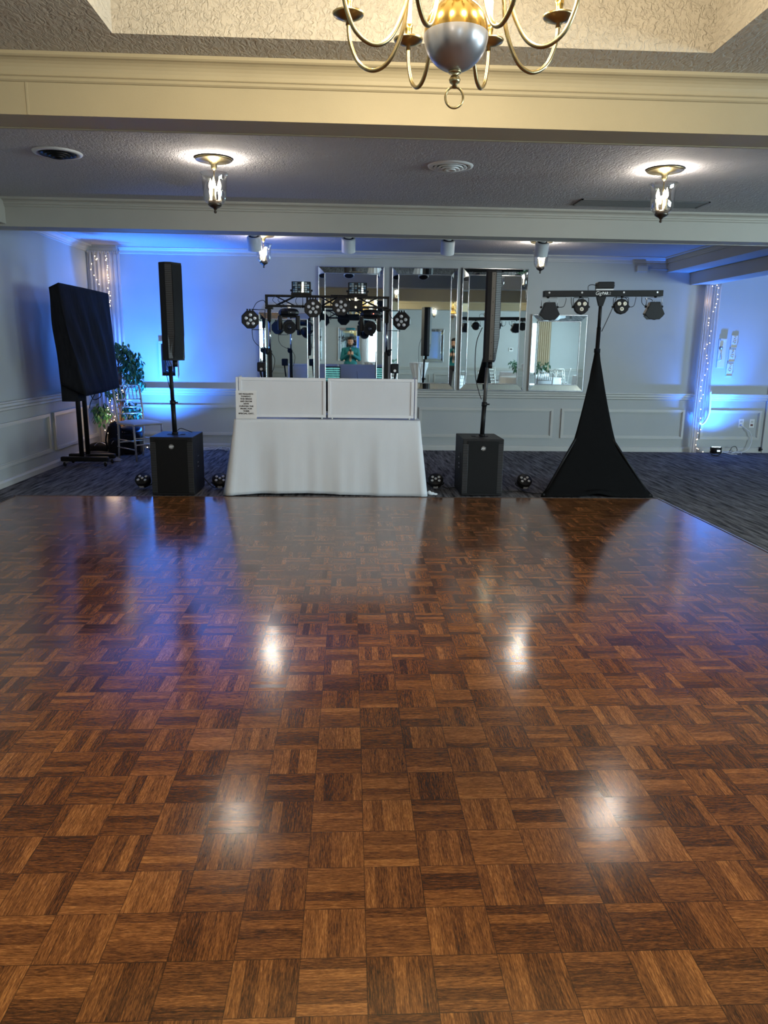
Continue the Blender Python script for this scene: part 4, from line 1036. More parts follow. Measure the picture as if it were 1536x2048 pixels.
# ================================================================== chiavari chair
def chiavari(detail=True):
    t = thing('chiavari_chair', '-', 'chair', (0, 0, 0), group='silver chiavari chairs')
    w, d = .195, .20
    def bamboo(p0, p1, r, name, par=t, rings=3):
        m = MB(); m.cyl(p0, p1, r, 10); p0, p1 = Vector(p0), Vector(p1); ax = (p1 - p0).normalized()
        for k in range(rings):
            c = p0.lerp(p1, (k + 1) / (rings + 1)); m.frustum(c - ax * .004, c + ax * .004, r * 1.25, r * 1.25, 10)
        return m.build(name, M_silverchair, par)
    for sx in (-1, 1):
        bamboo((sx * w * .92, -d, 0.001), (sx * w, -d, .45), .0125, 'front_leg', rings=4)
        m = MB(); m.tube(smooth_path([(sx * w * .88, d + .035, 0.001), (sx * w * .9, d, .40), (sx * w * .93, d + .012, .62), (sx * w * .93, d + .07, .915)], 5), .0125, 10)
        for z_, y_ in ((.15, .018), (.30, .006), (.55, .004), (.70, .022), (.82, .045)): m.lathe([(.0125, -.004), (.0158, -.004), (.0158, .004), (.0125, .004)], (sx * w * .915, d + y_, z_), 10)
        m.build('back_post', M_silverchair, t)
        for z in (.14, .24): bamboo((sx * w * .94, -d, z), (sx * w * .9, d + .01, z), .008, 'side_stretcher', rings=2)
    for z in (.20, .28): bamboo((-w * .95, -d, z), (w * .95, -d, z), .008, 'front_stretcher', rings=2)
    bamboo((-w * .9, d + .012, .2), (w * .9, d + .012, .2), .008, 'back_stretcher', rings=2)
    def by(z): return d + .012 + (z - .62) / .295 * .058 if z > .62 else d + .006
    for z in (.56, .64, .73, .905): bamboo((-w * .93, by(z), z), (w * .93, by(z), z), .0085, 'back_rail', rings=3)
    for k in range(6):
        x = -w * .93 + w * 1.86 * (k + 1) / 7; bamboo((x, by(.73), .73), (x, by(.905), .905), .006, 'back_spindle', rings=2)
    m = MB(); poly = [(-w - .01, -d - .015), (w + .01, -d - .015), (w - .002, d + .012), (-w + .002, d + .012)]; m.prism(poly, 2, .432, .458); m.build('seat', M_silverchair, t, .008)
    m = MB(); m.grid(lambda u, v: ((u - .5) * 2 * (w + .004) * (1 - .06 * v), (v - .5) * 2 * (d + .008), .459 + .030 * (max(0, math.sin(PI * u) * math.sin(PI * v))) ** .35), 14, 14)
    m.build('cushion', M_cushion, t)
    return t
ch = chiavari()
ch.location = (-2.66, 9.48, 0); ch.rotation_euler = (0, 0, math.radians(46)); ch['label'] = 'silver chiavari chair standing by the left subwoofer in front of the ficus'

# ================================================================== corner: ficus, bags, curtain, fairy lights
t = thing('potted_ficus', 'artificial ficus tree with dark green leaves in the left corner behind the chair', 'potted tree', (-3.06, 10.12, 0))
m = MB(); m.lathe([(0, .003), (.11, .003), (.14, .22), (.15, .24), (.135, .24), (.12, .20), (0, .20)], n=24); m.build('pot', M_pot, t)
for k in range(3):
    a = k * 2.1; m = MB(); m.tube([(.02 * math.cos(a + z * 5), .02 * math.sin(a + z * 5), .18 + z * .95) for z in [i / 24 for i in range(25)]], [.016 - .006 * i / 24 for i in range(25)], 8); m.build('trunk', M_bark, t)
rnd = random.Random(11)
lv = MB(); br = MB()
clusters = [((.20, -.10, 1.13), (.155, .12, .235), 300), ((.06, -.05, 1.32), (.13, .12, .16), 120), ((-.22, -.12, .52), (.13, .10, .15), 110), ((.17, -.12, .55), (.14, .12, .13), 130), ((.27, -.08, .95), (.085, .10, .12), 60), ((-.05, -.06, .80), (.15, .10, .12), 60)]
def leaf(mb, p, L, w, rotm):
    pts = [(0, 0, 0), (.5 * w, .28 * L, .05 * L), (.42 * w, .6 * L, .04 * L), (0, L, -.08 * L), (-.42 * w, .6 * L, .04 * L), (-.5 * w, .28 * L, .05 * L), (0, .4 * L, -.02 * L)]
    V = [mb.bm.verts.new(Vector(p) + rotm @ Vector(q)) for q in pts]
    for f in ((0, 1, 6), (1, 2, 6), (2, 3, 6), (3, 4, 6), (4, 5, 6), (5, 0, 6)): mb.bm.faces.new([V[i] for i in f])
from mathutils import Euler
for c0, sc, n in clusters:
    for k in range(n):
        while True:
            v = Vector((rnd.uniform(-1, 1), rnd.uniform(-1, 1), rnd.uniform(-1, 1)))
            if v.length < 1: break
        p = Vector(c0) + Vector((v.x * sc[0], v.y * sc[1], v.z * sc[2]))
        leaf(lv, p, rnd.uniform(.055, .085), rnd.uniform(.030, .042), Euler((rnd.uniform(-1.9, -.6), rnd.uniform(-.5, .5), rnd.uniform(0, 2 * PI))).to_matrix())
    for k in range(5):
        e_ = Vector(c0) + Vector((rnd.uniform(-.8, .8) * sc[0], rnd.uniform(-.5, .5) * sc[1], rnd.uniform(-.6, .7) * sc[2]))
        br.tube(smooth_path([(0, 0, max(.3, e_.z - .35)), Vector((0, 0, e_.z - .1)).lerp(e_, .5), e_], 4), .004, 5)
f_ = lv.build('foliage', M_leaf, t); f_['kind'] = 'stuff'
br.build('branch', M_bark, t)

t = thing('backpack', 'black backpack standing upright beside the left back leg of the chair', 'backpack', (-3.06, 9.78, 0))
m = MB(); m.grid(lambda u, v: (.10 * math.cos(2 * PI * u) * (1 - .45 * v ** 3) * (1 if v < .999 else 0) , .09 * math.sin(2 * PI * u) * (1 - .5 * v ** 3) * (1 if v < .999 else 0), .004 + .44 * v), 20, 14, True)
m.build('body', M_bag, t)
m = MB(); m.grid(lambda u, v: (.075 * math.cos(2 * PI * u) * (1 - .3 * v ** 3) * (1 if v < .999 else 0), -.085 + .045 * math.sin(2 * PI * u) * (1 if v < .999 else 0), .02 + .22 * v), 18, 8, True); m.build('front_pocket', M_bag, t)
m = MB(); m.tube(smooth_path([(-.07, -.06, .05), (-.10, -.08, .2), (-.06, -.05, .38)], 5), .012, 6); m.build('strap', M_bag, t)
m = MB(); m.tube(smooth_path([(-.012, -.135, .16), (.0, -.14, .185), (.016, -.135, .20)], 3), .004, 5); m.build('zip_pull', M_steel, t)
t = thing('duffel_bag', 'low black duffel bag on the carpet behind the cart posts', 'bag', (-3.27, 9.84, 0))
m = MB(); m.grid(lambda u, v: (-.15 + .30 * v + .0, .10 * math.cos(2 * PI * u) * (math.sin(PI * (.08 + .84 * v)) ** .4), .083 + .078 * math.sin(2 * PI * u) * (math.sin(PI * (.08 + .84 * v)) ** .4)), 18, 14, True)
bmesh.ops.holes_fill(m.bm, edges=[e for e in m.bm.edges if e.is_boundary], sides=0); m.build('body', M_bag, t)
m = MB(); m.tube(smooth_path([(-.06, -.09, .12), (.02, -.11, .17), (.13, -.13, .12), (.12, -.14, .04), (.06, -.15, .012)], 6), .005, 6); m.build('piping', M_steel, t)
t = thing('sport_bag', 'flat black bag with three white stripes lying behind the near cart leg', 'bag', (-3.20, 9.40, 0), math.radians(8))
m = MB(); m.grid(lambda u, v: (-.20 + .40 * v, .14 * math.cos(2 * PI * u) * (math.sin(PI * (.06 + .88 * v)) ** .5), .052 + .048 * math.sin(2 * PI * u) * (math.sin(PI * (.06 + .88 * v)) ** .5)), 18, 14, True)
bmesh.ops.holes_fill(m.bm, edges=[e for e in m.bm.edges if e.is_boundary], sides=0); m.build('body', M_bag, t)
for k in range(3):
    m = MB(); h0 = .018 + .011 * k; x = -.02 + .022 * k
    m.prism([(x, .034), (x + .013, .034), (x + .001 , .034 + h0 * 1.1), (x - .012, .034 + h0 * 1.1)], 1, -.150, -.128); m.build('stripe', M_white, t)
t = thing('equipment_case', 'black soft equipment case on the carpet under the silver chair', 'equipment case', (-2.90, 9.90, 0))
MB().box(-.15, .15, -.13, .13, .012, .285).build('body', M_bag, t, .03)
MB().tube(smooth_path([(-.06, -.12, .28), (-.04, -.12, .33), (.03, -.12, .33), (.05, -.12, .28)], 5), .008, 6).build('handle', M_bag, t)
for sx in (-1, 1): MB().cyl((sx * .12 - .01, -.12, .02), (sx * .12 + .01, -.12, .02), .019, 12).build('wheel', M_blackp, t)
t = thing('headphone_case', 'dark rolled jacket on top of the equipment case under the chair seat', 'jacket', (-2.88, 9.86, .287))
t.name = 'folded_jacket'
m = MB(); m.grid(lambda u, v: (-.13 + .26 * v, .09 * math.cos(2 * PI * u) * (math.sin(PI * (.1 + .8 * v)) ** .5), .045 + .045 * math.sin(2 * PI * u) * (math.sin(PI * (.1 + .8 * v)) ** .5)), 16, 10, True)
bmesh.ops.holes_fill(m.bm, edges=[e for e in m.bm.edges if e.is_boundary], sides=0); m.build('fabric', mat('navy_fabric', (.012, .018, .04), .8, nscale=30, bump=.6, bscale=20), t)
m = MB(); rr = random.Random(5)
m.grid(lambda u, v: (-.11 + .22 * u, -.075 + .15 * v, .004 + .055 * max(0, math.sin(PI * u) * math.sin(PI * v)) ** .6 * (.6 + .5 * math.sin(u * 23 + v * 9) * math.sin(v * 17 - u * 6))), 26, 20)
o = m.build('crumpled_cloth', M_tissue); o.location = (-2.95, 9.25, 0.001); o.rotation_euler = (0, 0, .15)
sd = o.modifiers.new('thickness', 'SOLIDIFY'); sd.thickness = .003; sd.offset = 1
tag(o, 'grey crumpled cloth on the carpet at the left foot of the silver chair', 'cloth')
o = MB().box(-.04, .04, -.03, .03, 0.001, .055).build('cable_box', M_blackp, None, .008); o.location = (-3.36, 9.35, 0); tag(o, 'small black box on the carpet against the left wall behind the cart', 'box')

def sheer_curtain(x0, x1, y, z0, z1, lab, folds=8, amp=.018, narrow=0.0, m_=None):
    t = thing('sheer_curtain', lab, 'curtain', (0, 0, 0))
    m = MB()
    def fn(u, v):
        w = 1 - narrow * (1 - v)
        x = x1 + (x0 - x1) * (1 - u) * w if narrow >= 0 else x0 + (x1 - x0) * u
        ph = u * folds * 2 * PI
        return (x + .004 * math.sin(ph * 2 + v * 3), y + amp * math.sin(ph) + amp * .3 * math.sin(ph * 2.3 + 4 * v), z0 + (z1 - z0) * v)
    m.grid(fn, folds * 12, 16); m.build('drape', m_ or M_sheer, t)
    m = MB(); m.grid(lambda u, v: (x0 + (x1 - x0) * u, y - .001 + amp * 1.1 * math.sin(u * folds * 4 * PI), z1 - .02 + .04 * v), folds * 16, 2); m.build('gathered_header', m_ or M_sheer, t)
    return t
tc_ = sheer_curtain(-3.44, -3.02, 10.30, .01, 2.585, 'white sheer curtain hanging in the left corner with fairy lights behind it')
MB().cyl((-3.45, 10.30, 2.59), (-3.01, 10.30, 2.59), .008, 10).build('rod', M_white, tc_)
t2 = sheer_curtain(4.90, 5.10, 10.40, .45, 2.325, 'white sheer curtain gathered and tied beside the right opening', 5, .02)
m = MB(); m.grid(lambda u, v: (4.865 + .10 * u + .01 * math.sin(u * 19), 10.36 + .012 * math.sin(u * 22), .01 + 2.31 * v), 40, 12); m.build('drape', M_sheer, t2)
m = MB(); m.tube(smooth_path([(5.09, 10.37, .9), (5.10, 10.36, .62), (5.06, 10.35, .48), (5.0, 10.34, .42), (4.96, 10.34, .46)], 6), .016, 8); m.build('tie', M_whitecloth, t2)

def fairy(name_lab, pts, spread, nb, grp='warm fairy light strings', wm=None):
    t = thing('fairy_lights', name_lab, 'string lights', (0, 0, 0), group=grp)
    sp = smooth_path(pts, 8); MB().tube(sp, .0018, 5).build('wire', wm or M_wirec, t)
    rn = random.Random(len(sp) + nb)
    src = None
    for k in range(nb):
        p = sp[int((k + .5) / nb * (len(sp) - 1))] + Vector((rn.uniform(-spread, spread), rn.uniform(-.012, 0), rn.uniform(-.02, .02)))
        if src is None:
            src = MB().sphere((0, 0, 0), .0052, 8).build('bulb', M_fairy, t); src.location = p
        else:
            o = src.copy(); C.objects.link(o); o.parent = t; o.location = p
    return t
Y0 = 10.275
fairy('warm fairy light string down the left part of the corner curtain', [(-3.33, Y0, 2.555), (-3.31, Y0, 2.49), (-3.385, Y0, 2.43), (-3.36, Y0, 2.30), (-3.30, Y0, 2.18), (-3.28, Y0, 2.05), (-3.27, Y0, 1.93)], .012, 11)
fairy('dense warm fairy light string down the middle of the corner curtain', [(-3.19, Y0, 2.54), (-3.185, Y0, 2.42), (-3.175, Y0, 2.30), (-3.18, Y0, 2.15), (-3.17, Y0, 2.02), (-3.175, Y0, 1.88)], .012, 17)
fairy('warm fairy light string hanging through the ficus down to the backpack', [(-2.92, 9.93, .83), (-3.02, 9.93, .78), (-3.10, 9.92, .70), (-3.16, 9.92, .62), (-3.14, 9.92, .54), (-3.10, 9.92, .47), (-3.15, 9.92, .38), (-3.20, 9.9, .30), (-3.18, 9.9, .25)], .05, 26)
fairy('warm fairy lights lying on the carpet behind the silver chair', [(-2.76, 10.05, .14), (-2.72, 10.08, .05), (-2.66, 10.1, .02), (-2.60, 10.1, .015)], .02, 7)
fairy('warm fairy light string down the gathered right curtain to the floor', [(4.93, 10.33, 2.30), (5.02, 10.33, 2.28), (5.02, 10.33, 2.12), (5.0, 10.33, 2.0), (4.93, 10.33, 1.86), (4.97, 10.33, 1.72), (4.97, 10.33, 1.55), (4.93, 10.33, 1.45), (4.99, 10.33, 1.30), (4.97, 10.33, 1.15), (4.92, 10.33, .95), (4.96, 10.33, .82), (4.94, 10.33, .70), (4.98, 10.33, .45), (4.97, 10.33, .28), (4.93, 10.33, .18), (4.97, 10.32, .08), (5.02, 10.25, .02)], .018, 38)
# soft glow of the bulbs gathered in the corner
point('fairy_glow', (-3.15, 9.9, .45), 2.2, (1, .66, .34), .12)
point('fairy_glow_upper', (-3.2, 10.22, 2.3), .8, (1, .70, .42), .10)
point('fairy_glow_right', (4.88, 10.30, 2.1), .25, (1, .70, .42), .05)

# cable tangle along the baseboard
def tangle(lab, x0, x1, y0, y1, n, seed, m_, r=.004, h=.03):
    rn = random.Random(seed); pts = [(rn.uniform(x0, x1), rn.uniform(y0, y1), rn.uniform(.005, h)) for _ in range(n)]
    pts.sort(key=lambda p: p[0] + rn.uniform(-.15, .15))
    o = MB().tube(smooth_path(pts, 6), r, 5).build('cable_tangle', m_); tag(o, lab, 'cable', None)
tangle('tangle of white light cable along the baseboard between left subwoofer and tablecloth', -2.2, -1.15, 10.20, 10.44, 40, 2, M_wire)
tangle('white cable tangle on the carpet beside the right blue uplight', 5.27, 5.62, 10.20, 10.42, 18, 5, M_wire, .004, .04)
cable('power_cable', 'black cable curling up beside the right blue uplight', [(5.30, 10.40, .01), (5.45, 10.38, .02), (5.50, 10.38, .09), (5.55, 10.38, .10), (5.58, 10.38, .05), (5.56, 10.38, .01)], .005)
cable('grey_cable', 'grey cord running from the wall outlet down to the carpet', [(5.66, 10.465, .395), (5.72, 10.44, .34), (5.77, 10.43, .30), (5.80, 10.42, .18), (5.75, 10.40, .06), (5.62, 10.38, .01), (5.50, 10.36, .008)], .005, M_wire)
cable('power_cable', 'black cable from the left subwoofer to the par light beside the tablecloth', [(-1.47, 7.4, .12), (-1.42, 7.42, .05), (-1.37, 7.42, .012), (-1.33, 7.40, .03)], .005)
cable('power_cable', 'black cable on the carpet from the right subwoofer to the neighbouring par light', [(.95, 7.45, .03), (1.0, 7.47, .01), (1.06, 7.46, .02), (1.10, 7.48, .01)], .005)
cable('power_cable', 'black cable on the carpet from the right subwoofer to the skirted tripod', [(1.49, 7.30, .01), (1.62, 7.33, .008), (1.74, 7.32, .008), (1.86, 7.22, .008), (2.02, 7.24, .008)], .005)
cable('power_cable', 'black cable arching behind the left speaker pole on top of the subwoofer', [(-1.68, 7.28, .60), (-1.65, 7.30, .62), (-1.60, 7.38, .59), (-1.57, 7.42, .572)], .004)
cable('power_cable', 'thin black cable hanging from the right column speaker along its pole', [(1.28, 7.36, 1.62), (1.235, 7.37, 1.50), (1.225, 7.38, 1.35), (1.235, 7.38, 1.15), (1.27, 7.35, 1.0), (1.295, 7.33, .93)], .004)
cable('power_cable', 'thin black cable hanging from the left column speaker down its pole', [(-1.76, 7.30, 1.30), (-1.77, 7.29, 1.20), (-1.75, 7.29, 1.08), (-1.728, 7.285, .98)], .004)

# ================================================================== wall fittings
t = thing('wall_panel_box', 'white framed recessed wall box with wiring behind the left column speaker', 'control panel', (-2.495, YB, .97))
m = MB()
for a in ((-.125, .125, 0, .035), (-.125, .125, .465, .50), (-.125, -.09, .035, .465), (.09, .125, .035, .465)): m.box(a[0], a[1], -.03, 0, a[2], a[3])
m.build('frame', M_trim, t, .003)
MB().box(-.09, .09, -.004, -.001, .035, .465).build('recess', M_blackm, t)
MB().box(-.03, .06, -.03, -.004, .10, .32).build('control_unit', M_steel, t, .003)
for k in range(3): MB().tube(smooth_path([(-.06 + .03 * k, -.03, .40), (-.05 + .02 * k, -.05, .25), (-.02 + .03 * k, -.05, .12), (.05, -.03, .07 + .03 * k)], 5), .006, 6).build('wire_loop', M_cable, t)
t = thing('wall_sconce_plate', 'tall white wall plate with small fittings beside the right curtain', 'wall plate', (5.245, YB, 1.21), rot=(0, math.radians(0), 0))
MB().box(-.055, .055, -.016, 0, 0, .40).build('plate', M_trim, t, .003)
MB().box(-.04, .05, -.030, -.016, .375, .40).build('top_lip', M_trim, t)
m = MB(); m.sphere((-.02, -.03, .275), .022, 12); m.cyl((-.02, -.016, .275), (-.02, -.03, .275), .012, 10); m.build('knob', M_steel, t)
m = MB(); m.tube(smooth_path([(-.015, -.02, .20), (-.015, -.05, .12), (-.05, -.06, .10)], 5), .008, 6); m.build('hook', M_white, t)
for k in range(3):
    t = thing('wall_plaque', ('lowest', 'middle', 'topmost')[k] + ' of three small embossed white plaques stacked on the right wall section', 'plaque', (5.385 + .012 * k, YB, 1.10 + .195 * k), group='small embossed wall plaques')
    MB().box(-.045, .045, -.014, 0, 0, .170).build('plate', M_trim, t, .003)
    m = MB(); m.tube([(.018 * math.cos(a), -.016, .075 + .018 * math.sin(a)) for a in [2 * PI * i / 14 for i in range(14)]], .005, 6, True)
    m.tube(smooth_path([(-.01, -.016, .11), (.012, -.018, .13), (-.006, -.016, .15)], 4), .005, 6); m.build('relief', M_trim, t)
    MB().box(-.045, .045, -.024, 0, -.006, .0).build('ledge', M_trim, t)
def outlet(x, lab, red):
    t = thing('wall_outlet', lab, 'outlet', (x, YB, .425), group='outlets on the right wall section')
    MB().box(-.038, .038, -.007, 0, -.062, .062).build('cover_plate', M_white, t, .002)
    for z in (.024, -.024):
        q = MB(); q.box(-.018, .018, -.010, -.006, z - .014, z + .014); q.build('socket', M_trim if not (red and z < 0) else mat('dark_red_socket', (.10, .01, .01), .5), t, .003)
outlet(5.649, 'white wall outlet with a cord plugged in on the right wall section', False)
outlet(5.807, 'white wall outlet with a dark red lower socket on the right wall section', True)
t = thing('power_plug', 'white plug with its adaptor pushed into the left of the two outlets', 'plug', (5.652, YB - .010, .401)); MB().box(-.014, .014, -.035, 0, -.012, .012).build('plug_body', M_white, t, .003)
t = thing('junction_box', 'small painted junction box with conduit high on the back wall near the right soffit', 'junction box', (3.995, YB, 2.528))
MB().box(-.075, .075, -.05, 0, -.04, .04).build('box', M_wall, t, .004)
MB().cyl((.07, -.02, 0), (.365, -.02, -.004), .009, 10).build('conduit', M_wall, t)
t = thing('door_stop', 'small black door stop on the baseboard at the right edge', 'door stop', (5.965, YB - .02, .055)); MB().cyl((0, 0, 0), (0, -.05, 0), .014, 12).build('bumper', M_blackp, t); MB().box(-.018, .018, -.004, 0, -.035, .03).build('plate', M_blackp, t)

# ================================================================== behind the camera (seen in the mirrors)
def cocktail(x, y, lab):
    t = thing('cocktail_table', lab, 'cocktail table', (x, y, 0), group='white cocktail tables behind the photographer')
    m = MB(); m.lathe([(0, 1.02), (.30, 1.02), (.305, 1.01), (.30, .985)], n=36); m.build('top', M_whitecloth, t)
    m = MB(); m.grid(lambda u, v: ((.27 - .10 * math.sin(PI * min(1, v * 1.1)) ) * (1 + .06 * math.sin(u * 2 * PI * 12)) * math.cos(2 * PI * u), (.27 - .10 * math.sin(PI * min(1, v * 1.1))) * (1 + .06 * math.sin(u * 2 * PI * 12)) * math.sin(2 * PI * u), .004 + .98 * v), 144, 12, True); m.build('skirt', M_whitecloth, t)
    m = MB(); m.lathe([(0, 1.021), (.03, 1.021), (.035, 1.10), (.03, 1.10), (0, 1.05)], n=16); m.build('vase', M_glass, t)
cocktail(2.12, -2.4, 'white skirted cocktail table in front of the rear mirror'); cocktail(.72, -2.3, 'white skirted cocktail table in front of the curtained rear window')
tsrc = None
def flowers(x, y, seed):
    t = thing('flower_arrangement', 'low arrangement of white blooms and green leaves on the table ' + SEATS[seed - 3][0], 'flowers', (x, y, .766), group='flower arrangements on the dining tables')
    rn = random.Random(seed); m = MB(); l = MB()
    for k in range(24): m.sphere((rn.uniform(-.30, .30), rn.uniform(-.25, .25), rn.uniform(.06, .26)), rn.uniform(.025, .045), 8)
    for k in range(160): leaf(l, (rn.uniform(-.42, .42), rn.uniform(-.36, .36), rn.uniform(.14, .32)), .12, .05, Euler((rn.uniform(-1.8, 1), rn.uniform(-.6, .6), rn.uniform(0, 6.28))).to_matrix())
    a = m.build('blooms', M_whitecloth, t); a['kind'] = 'stuff'; a = l.build('greenery', M_leaf, t); a['kind'] = 'stuff'
    MB().lathe([(0, 0.001), (.06, .001), (.08, .07), (.07, .07), (0, .03)], n=16).build('bowl', M_white, t)
k = 0
SEATS = [('beside the dance floor', 4.6, 1.9), ('near the rear wall', 5.5, -2.7), ('further from the dance floor', 7.0, .2)]
for nm, x, y in SEATS:
    t = thing('dining_table', 'round dining table under a white cloth ' + nm, 'table', (x, y, 0), group='round dining tables behind the camera')
    MB().lathe([(0, .70), (.74, .70), (.74, .73), (0, .73)], n=40).build('tabletop', M_greym, t); MB().cyl((0, 0, 0.002), (0, 0, .70), .05, 12).build('pedestal', M_greym, t)
    m = MB(); m.grid(lambda u, v: ((.765 + .07 * (1 - v) * (1 + .4 * math.sin(u * 2 * PI * 14))) * math.cos(2 * PI * u), (.765 + .07 * (1 - v) * (1 + .4 * math.sin(u * 2 * PI * 14))) * math.sin(2 * PI * u), .006 + .750 * v), 168, 6, True)
    m.lathe([(.765, .756), (0, .758)], n=168); o = m.build('tablecloth', M_whitecloth); o.location = (x, y, 0); tag(o, 'white cloth on the round dining table ' + nm, 'tablecloth', 'cloths of the dining tables')
    flowers(x, y, k + 3)
    for q in range(5):
        a = q * 2 * PI / 5 + .3
        side = ('window side', 'mirror side', 'dance floor side', 'photographer side', 'rear wall side')[q]
        dup(ch, (x + math.cos(a) * 1.16, y + math.sin(a) * 1.16, 0), a - PI / 2, 'silver chair at the round table ' + nm + ', ' + side, 'chairs at the dining tables')
    k += 1
# beige drape column and thermostat on the rear wall
t = thing('floor_length_drape', 'beige floor length drape on the rear wall near the dining tables', 'curtain', (0, 0, 0))
m = MB(); m.grid(lambda u, v: (6.35 + .42 * u, -4.50 + .03 * math.sin(u * 2 * PI * 6), .01 + 2.5 * v), 60, 6); m.build('drape', M_drape, t)
t = thing('thermostat', 'small white thermostat on the rear wall left of the beige drape', 'thermostat', (5.45, YR + .001, 1.45)); MB().box(-.07, .07, 0, .025, -.06, .06).build('case', M_white, t, .004); MB().box(-.04, .04, .025, .027, -.01, .035).build('display', M_blackm, t)
for q, x in ((1, .38), (2, 1.30)):
    t = thing('sheer_curtain', ('left', 'right')[q - 1] + ' sheer curtain panel of the bright rear window', 'curtain', (0, 0, 0), group='curtains of the rear window')
    m = MB(); m.grid(lambda u, v: (x + .26 * u, YR + .12 + .02 * math.sin(u * 2 * PI * 5), .01 + 2.45 * v), 50, 6); m.build('drape', M_sheer, t)

# ================================================================== the photographer
def cap(mb, p0, p1, r0, r1, n=16, sc=None):
    p0, p1 = Vector(p0), Vector(p1)
    mb.frustum(p0, p1, r0, r1, n); mb.sphere(p0, r0, n); mb.sphere(p1, r1, n)
def remesh(o, vox, sm=3):
    r = o.modifiers.new('remesh', 'REMESH'); r.mode = 'VOXEL'; r.voxel_size = vox; r.use_smooth_shade = True
    s = o.modifiers.new('smooth', 'SMOOTH'); s.iterations = sm; s.factor = .5
P = thing('person', 'person in teal shirt and beige tie looking down at a phone in both hands', 'person', (0, -.36, 0))
HC = Vector((0, .055, 1.590))
b = MB()
# head: skull, face, jaw, nose, ears
b.sphere(HC + Vector((0, -.012, .030)), .100, 24, (.78, .95, 1.0))
b.sphere(HC + Vector((0, .030, -.030)), .078, 20, (.80, .82, 1.12))
b.sphere(HC + Vector((0, .045, -.092)), .042, 16, (1.05, .85, .75))
cap(b, HC + Vector((0, .098, .005)), HC + Vector((0, .114, -.038)), .010, .014, 10)
for s in (-1, 1):
    b.sphere(HC + Vector((s * .014, .104, -.042)), .009, 8); b.sphere(HC + Vector((s * .076, -.005, -.010)), .026, 12, (.35, .7, 1.15))
    b.sphere(HC + Vector((s * .034, .070, -.028)), .028, 12, (1, .7, .8)); cap(b, HC + Vector((s * .014, .090, .022)), HC + Vector((s * .048, .074, .022)), .010, .009, 8)
cap(b, HC + Vector((-.02, .088, -.066)), HC + Vector((.02, .088, -.066)), .008, .008, 8)
cap(b, (0, -.03, 1.40), (0, .015, 1.53), .058, .056)
# torso, pelvis
cap(b, (-.09, -.03, 1.33), (.09, -.03, 1.33), .095, .095); cap(b, (-.06, -.02, 1.15), (.06, -.02, 1.15), .105, .105); cap(b, (-.07, -.02, .96), (.07, -.02, .96), .105, .105)
cap(b, (0, -.025, 1.33), (0, -.02, .98), .11, .11)
for s in (-1, 1):
    sh, el, wr = Vector((s * .190, -.035, 1.365)), Vector((s * .245, .015, 1.115)), Vector((s * .065, .235, 1.245))
    cap(b, (s * .08, -.03, 1.37), sh, .065, .058); cap(b, sh, el, .052, .042); cap(b, el, wr, .042, .027)
    hip, kn, an = Vector((s * .095, -.02, .92)), Vector((s * .11, .01, .50)), Vector((s * .12, -.03, .09))
    cap(b, hip, kn, .088, .058); cap(b, kn, an, .056, .038)
    cap(b, an, (s * .135, .06, .045), .035, .035); cap(b, (s * .135, .06, .045), (s * .14, .14, .035), .034, .028)
    # palm and fingers wrapped round the phone
    pm = Vector((s * .052, .285, 1.275)); cap(b, wr, pm, .026, .030, 12); cap(b, pm + Vector((0, 0, .0)), pm + Vector((s * .004, .018, .035)), .028, .022, 12)
    for k in range(4):
        z = 1.255 + .021 * k; L = (.9, 1.05, 1.0, .85)[k]
        a0 = Vector((s * .056, .300, z)); a1 = Vector((s * .048, .336 , z + .004)); a2 = Vector((s * (.048 - .022 * L), .349, z + .006)); a3 = Vector((s * (.048 - .036 * L), .347, z + .007))
        cap(b, a0, a1, .0105, .0095, 10); cap(b, a1, a2, .0095, .0085, 10); cap(b, a2, a3, .0085, .0075, 10)
    c0, c1, c2 = Vector((s * .044, .278, 1.262)), Vector((s * .036, .285, 1.300)), Vector((s * .016, .298, 1.325))
    cap(b, c0, c1, .0125, .011, 10); cap(b, c1, c2, .011, .0085, 10)
body = b.build('body', M_skin, P); remesh(body, .005, 3)
# hair and beard
b = MB(); rn = random.Random(4)
b.sphere(HC + Vector((0, -.018, .062)), .098, 20, (.80, .98, .80))
b.sphere(HC + Vector((0, -.045, .010)), .078, 18, (.90, .80, 1.0))
for k in range(110):
    a = rn.uniform(0, 2 * PI); e_ = rn.uniform(.25, 1.5)
    v = Vector((.074 * math.cos(a) * math.cos(e_), .092 * math.sin(a) * math.cos(e_) - .012, .062 + .070 * math.sin(e_)))
    b.sphere(HC + v, rn.uniform(.014, .024), 8)
hr = b.build('hair', M_hair, P); remesh(hr, .006, 1)
b = MB()
for k in range(44):
    a = math.radians(205 + 130 * k / 43); y_ = -math.sin(a)
    b.sphere(HC + Vector((.056 * math.cos(a), .018 + .070 * y_, -.072 - .020 * y_)), .014, 8)
    b.sphere(HC + Vector((.042 * math.cos(a), .020 + .066 * y_, -.094 - .016 * y_)), .017, 8)
    b.sphere(HC + Vector((.024 * math.cos(a), .028 + .060 * y_, -.108 - .012 * y_)), .016, 8)
cap(b, HC + Vector((-.024, .104, -.054)), HC + Vector((.024, .104, -.054)), .0065, .0065, 8)
bd = b.build('beard', M_hair, P); remesh(bd, .005, 1)
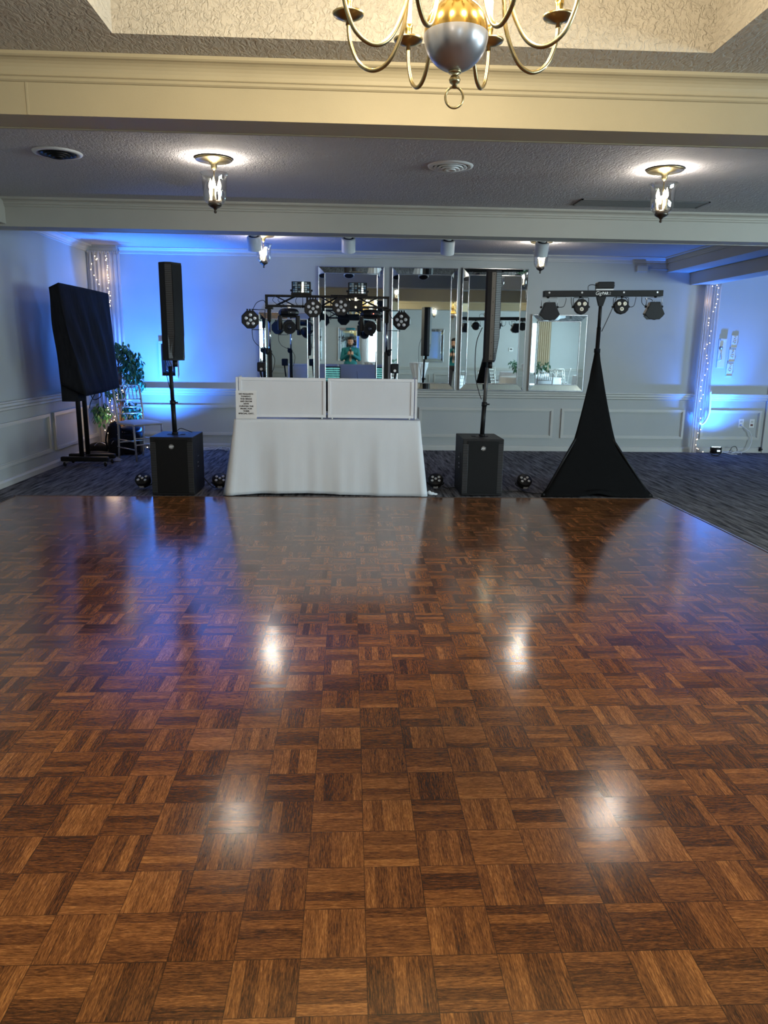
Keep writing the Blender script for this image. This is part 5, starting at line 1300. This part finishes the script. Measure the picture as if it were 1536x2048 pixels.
for s in (-1, 1):
    MB().sphere(HC + Vector((s * .033, .084, .002)), .0085, 10, (1.2, .6, .7)).build('eye', M_ink, P)
    MB().tube([HC + Vector((s * (.016 + .011 * i), .099 - .0045 * i, .026 + .002 * math.sin(i))) for i in range(4)], .004, 6).build('eyebrow', M_hair, P)
# shirt
b = MB()
cap(b, (-.095, -.03, 1.33), (.095, -.03, 1.33), .107, .107); cap(b, (-.065, -.02, 1.15), (.065, -.02, 1.15), .120, .120); cap(b, (-.072, -.02, .98), (.072, -.02, .98), .121, .121)
cap(b, (0, -.025, 1.33), (0, -.02, .98), .125, .125); cap(b, (0, -.03, 1.40), (0, -.015, 1.435), .070, .066)
for s in (-1, 1):
    sh, el, wr = Vector((s * .190, -.035, 1.365)), Vector((s * .245, .015, 1.115)), Vector((s * .075, .222, 1.235))
    cap(b, (s * .08, -.03, 1.375), sh, .074, .070); cap(b, sh, el, .064, .055); cap(b, el, wr, .055, .037)
sh_ = b.build('shirt', M_shirt, P); remesh(sh_, .008, 2)
m = MB()
for s in (-1, 1): m.prism([(s * .004, 1.452), (s * .058, 1.475), (s * .062, 1.44), (s * .030, 1.405)], 1, .048, .056)
m.build('collar', M_shirt, P, .003)
m = MB(); m.prism([(-.016, 1.43), (.016, 1.43), (.012, 1.40), (.034, 1.08), (0, 1.04), (-.034, 1.08), (-.012, 1.40)], 1, .098, .106); m.build('tie', M_tie, P, .002)
b = MB(); cap(b, (-.07, -.02, .95), (.07, -.02, .95), .126, .126)
for s in (-1, 1):
    hip, kn, an = Vector((s * .095, -.02, .92)), Vector((s * .11, .01, .50)), Vector((s * .12, -.03, .12))
    cap(b, hip, kn, .100, .072); cap(b, kn, an, .070, .056)
tr_ = b.build('trousers', M_trouser, P); remesh(tr_, .009, 2)
for s in (-1, 1):
    b = MB(); cap(b, (s * .12, -.045, .055), (s * .14, .13, .042), .046, .040); so = b.build('shoe', M_blackp, P); remesh(so, .007, 2)
ph = thing('smartphone', 'dark smartphone held upright in both hands of the person', 'phone', (0, -.048, 1.325), rot=(math.radians(-6), 0, 0))
MB().box(-.036, .036, -.0085, 0, -.075, .060).build('case', M_blackp, ph, .003)
for z in (.042, .022): MB().cyl((.02, 0, z), (.02, .0015, z), .007, 12).build('camera_lens', M_steel, ph)
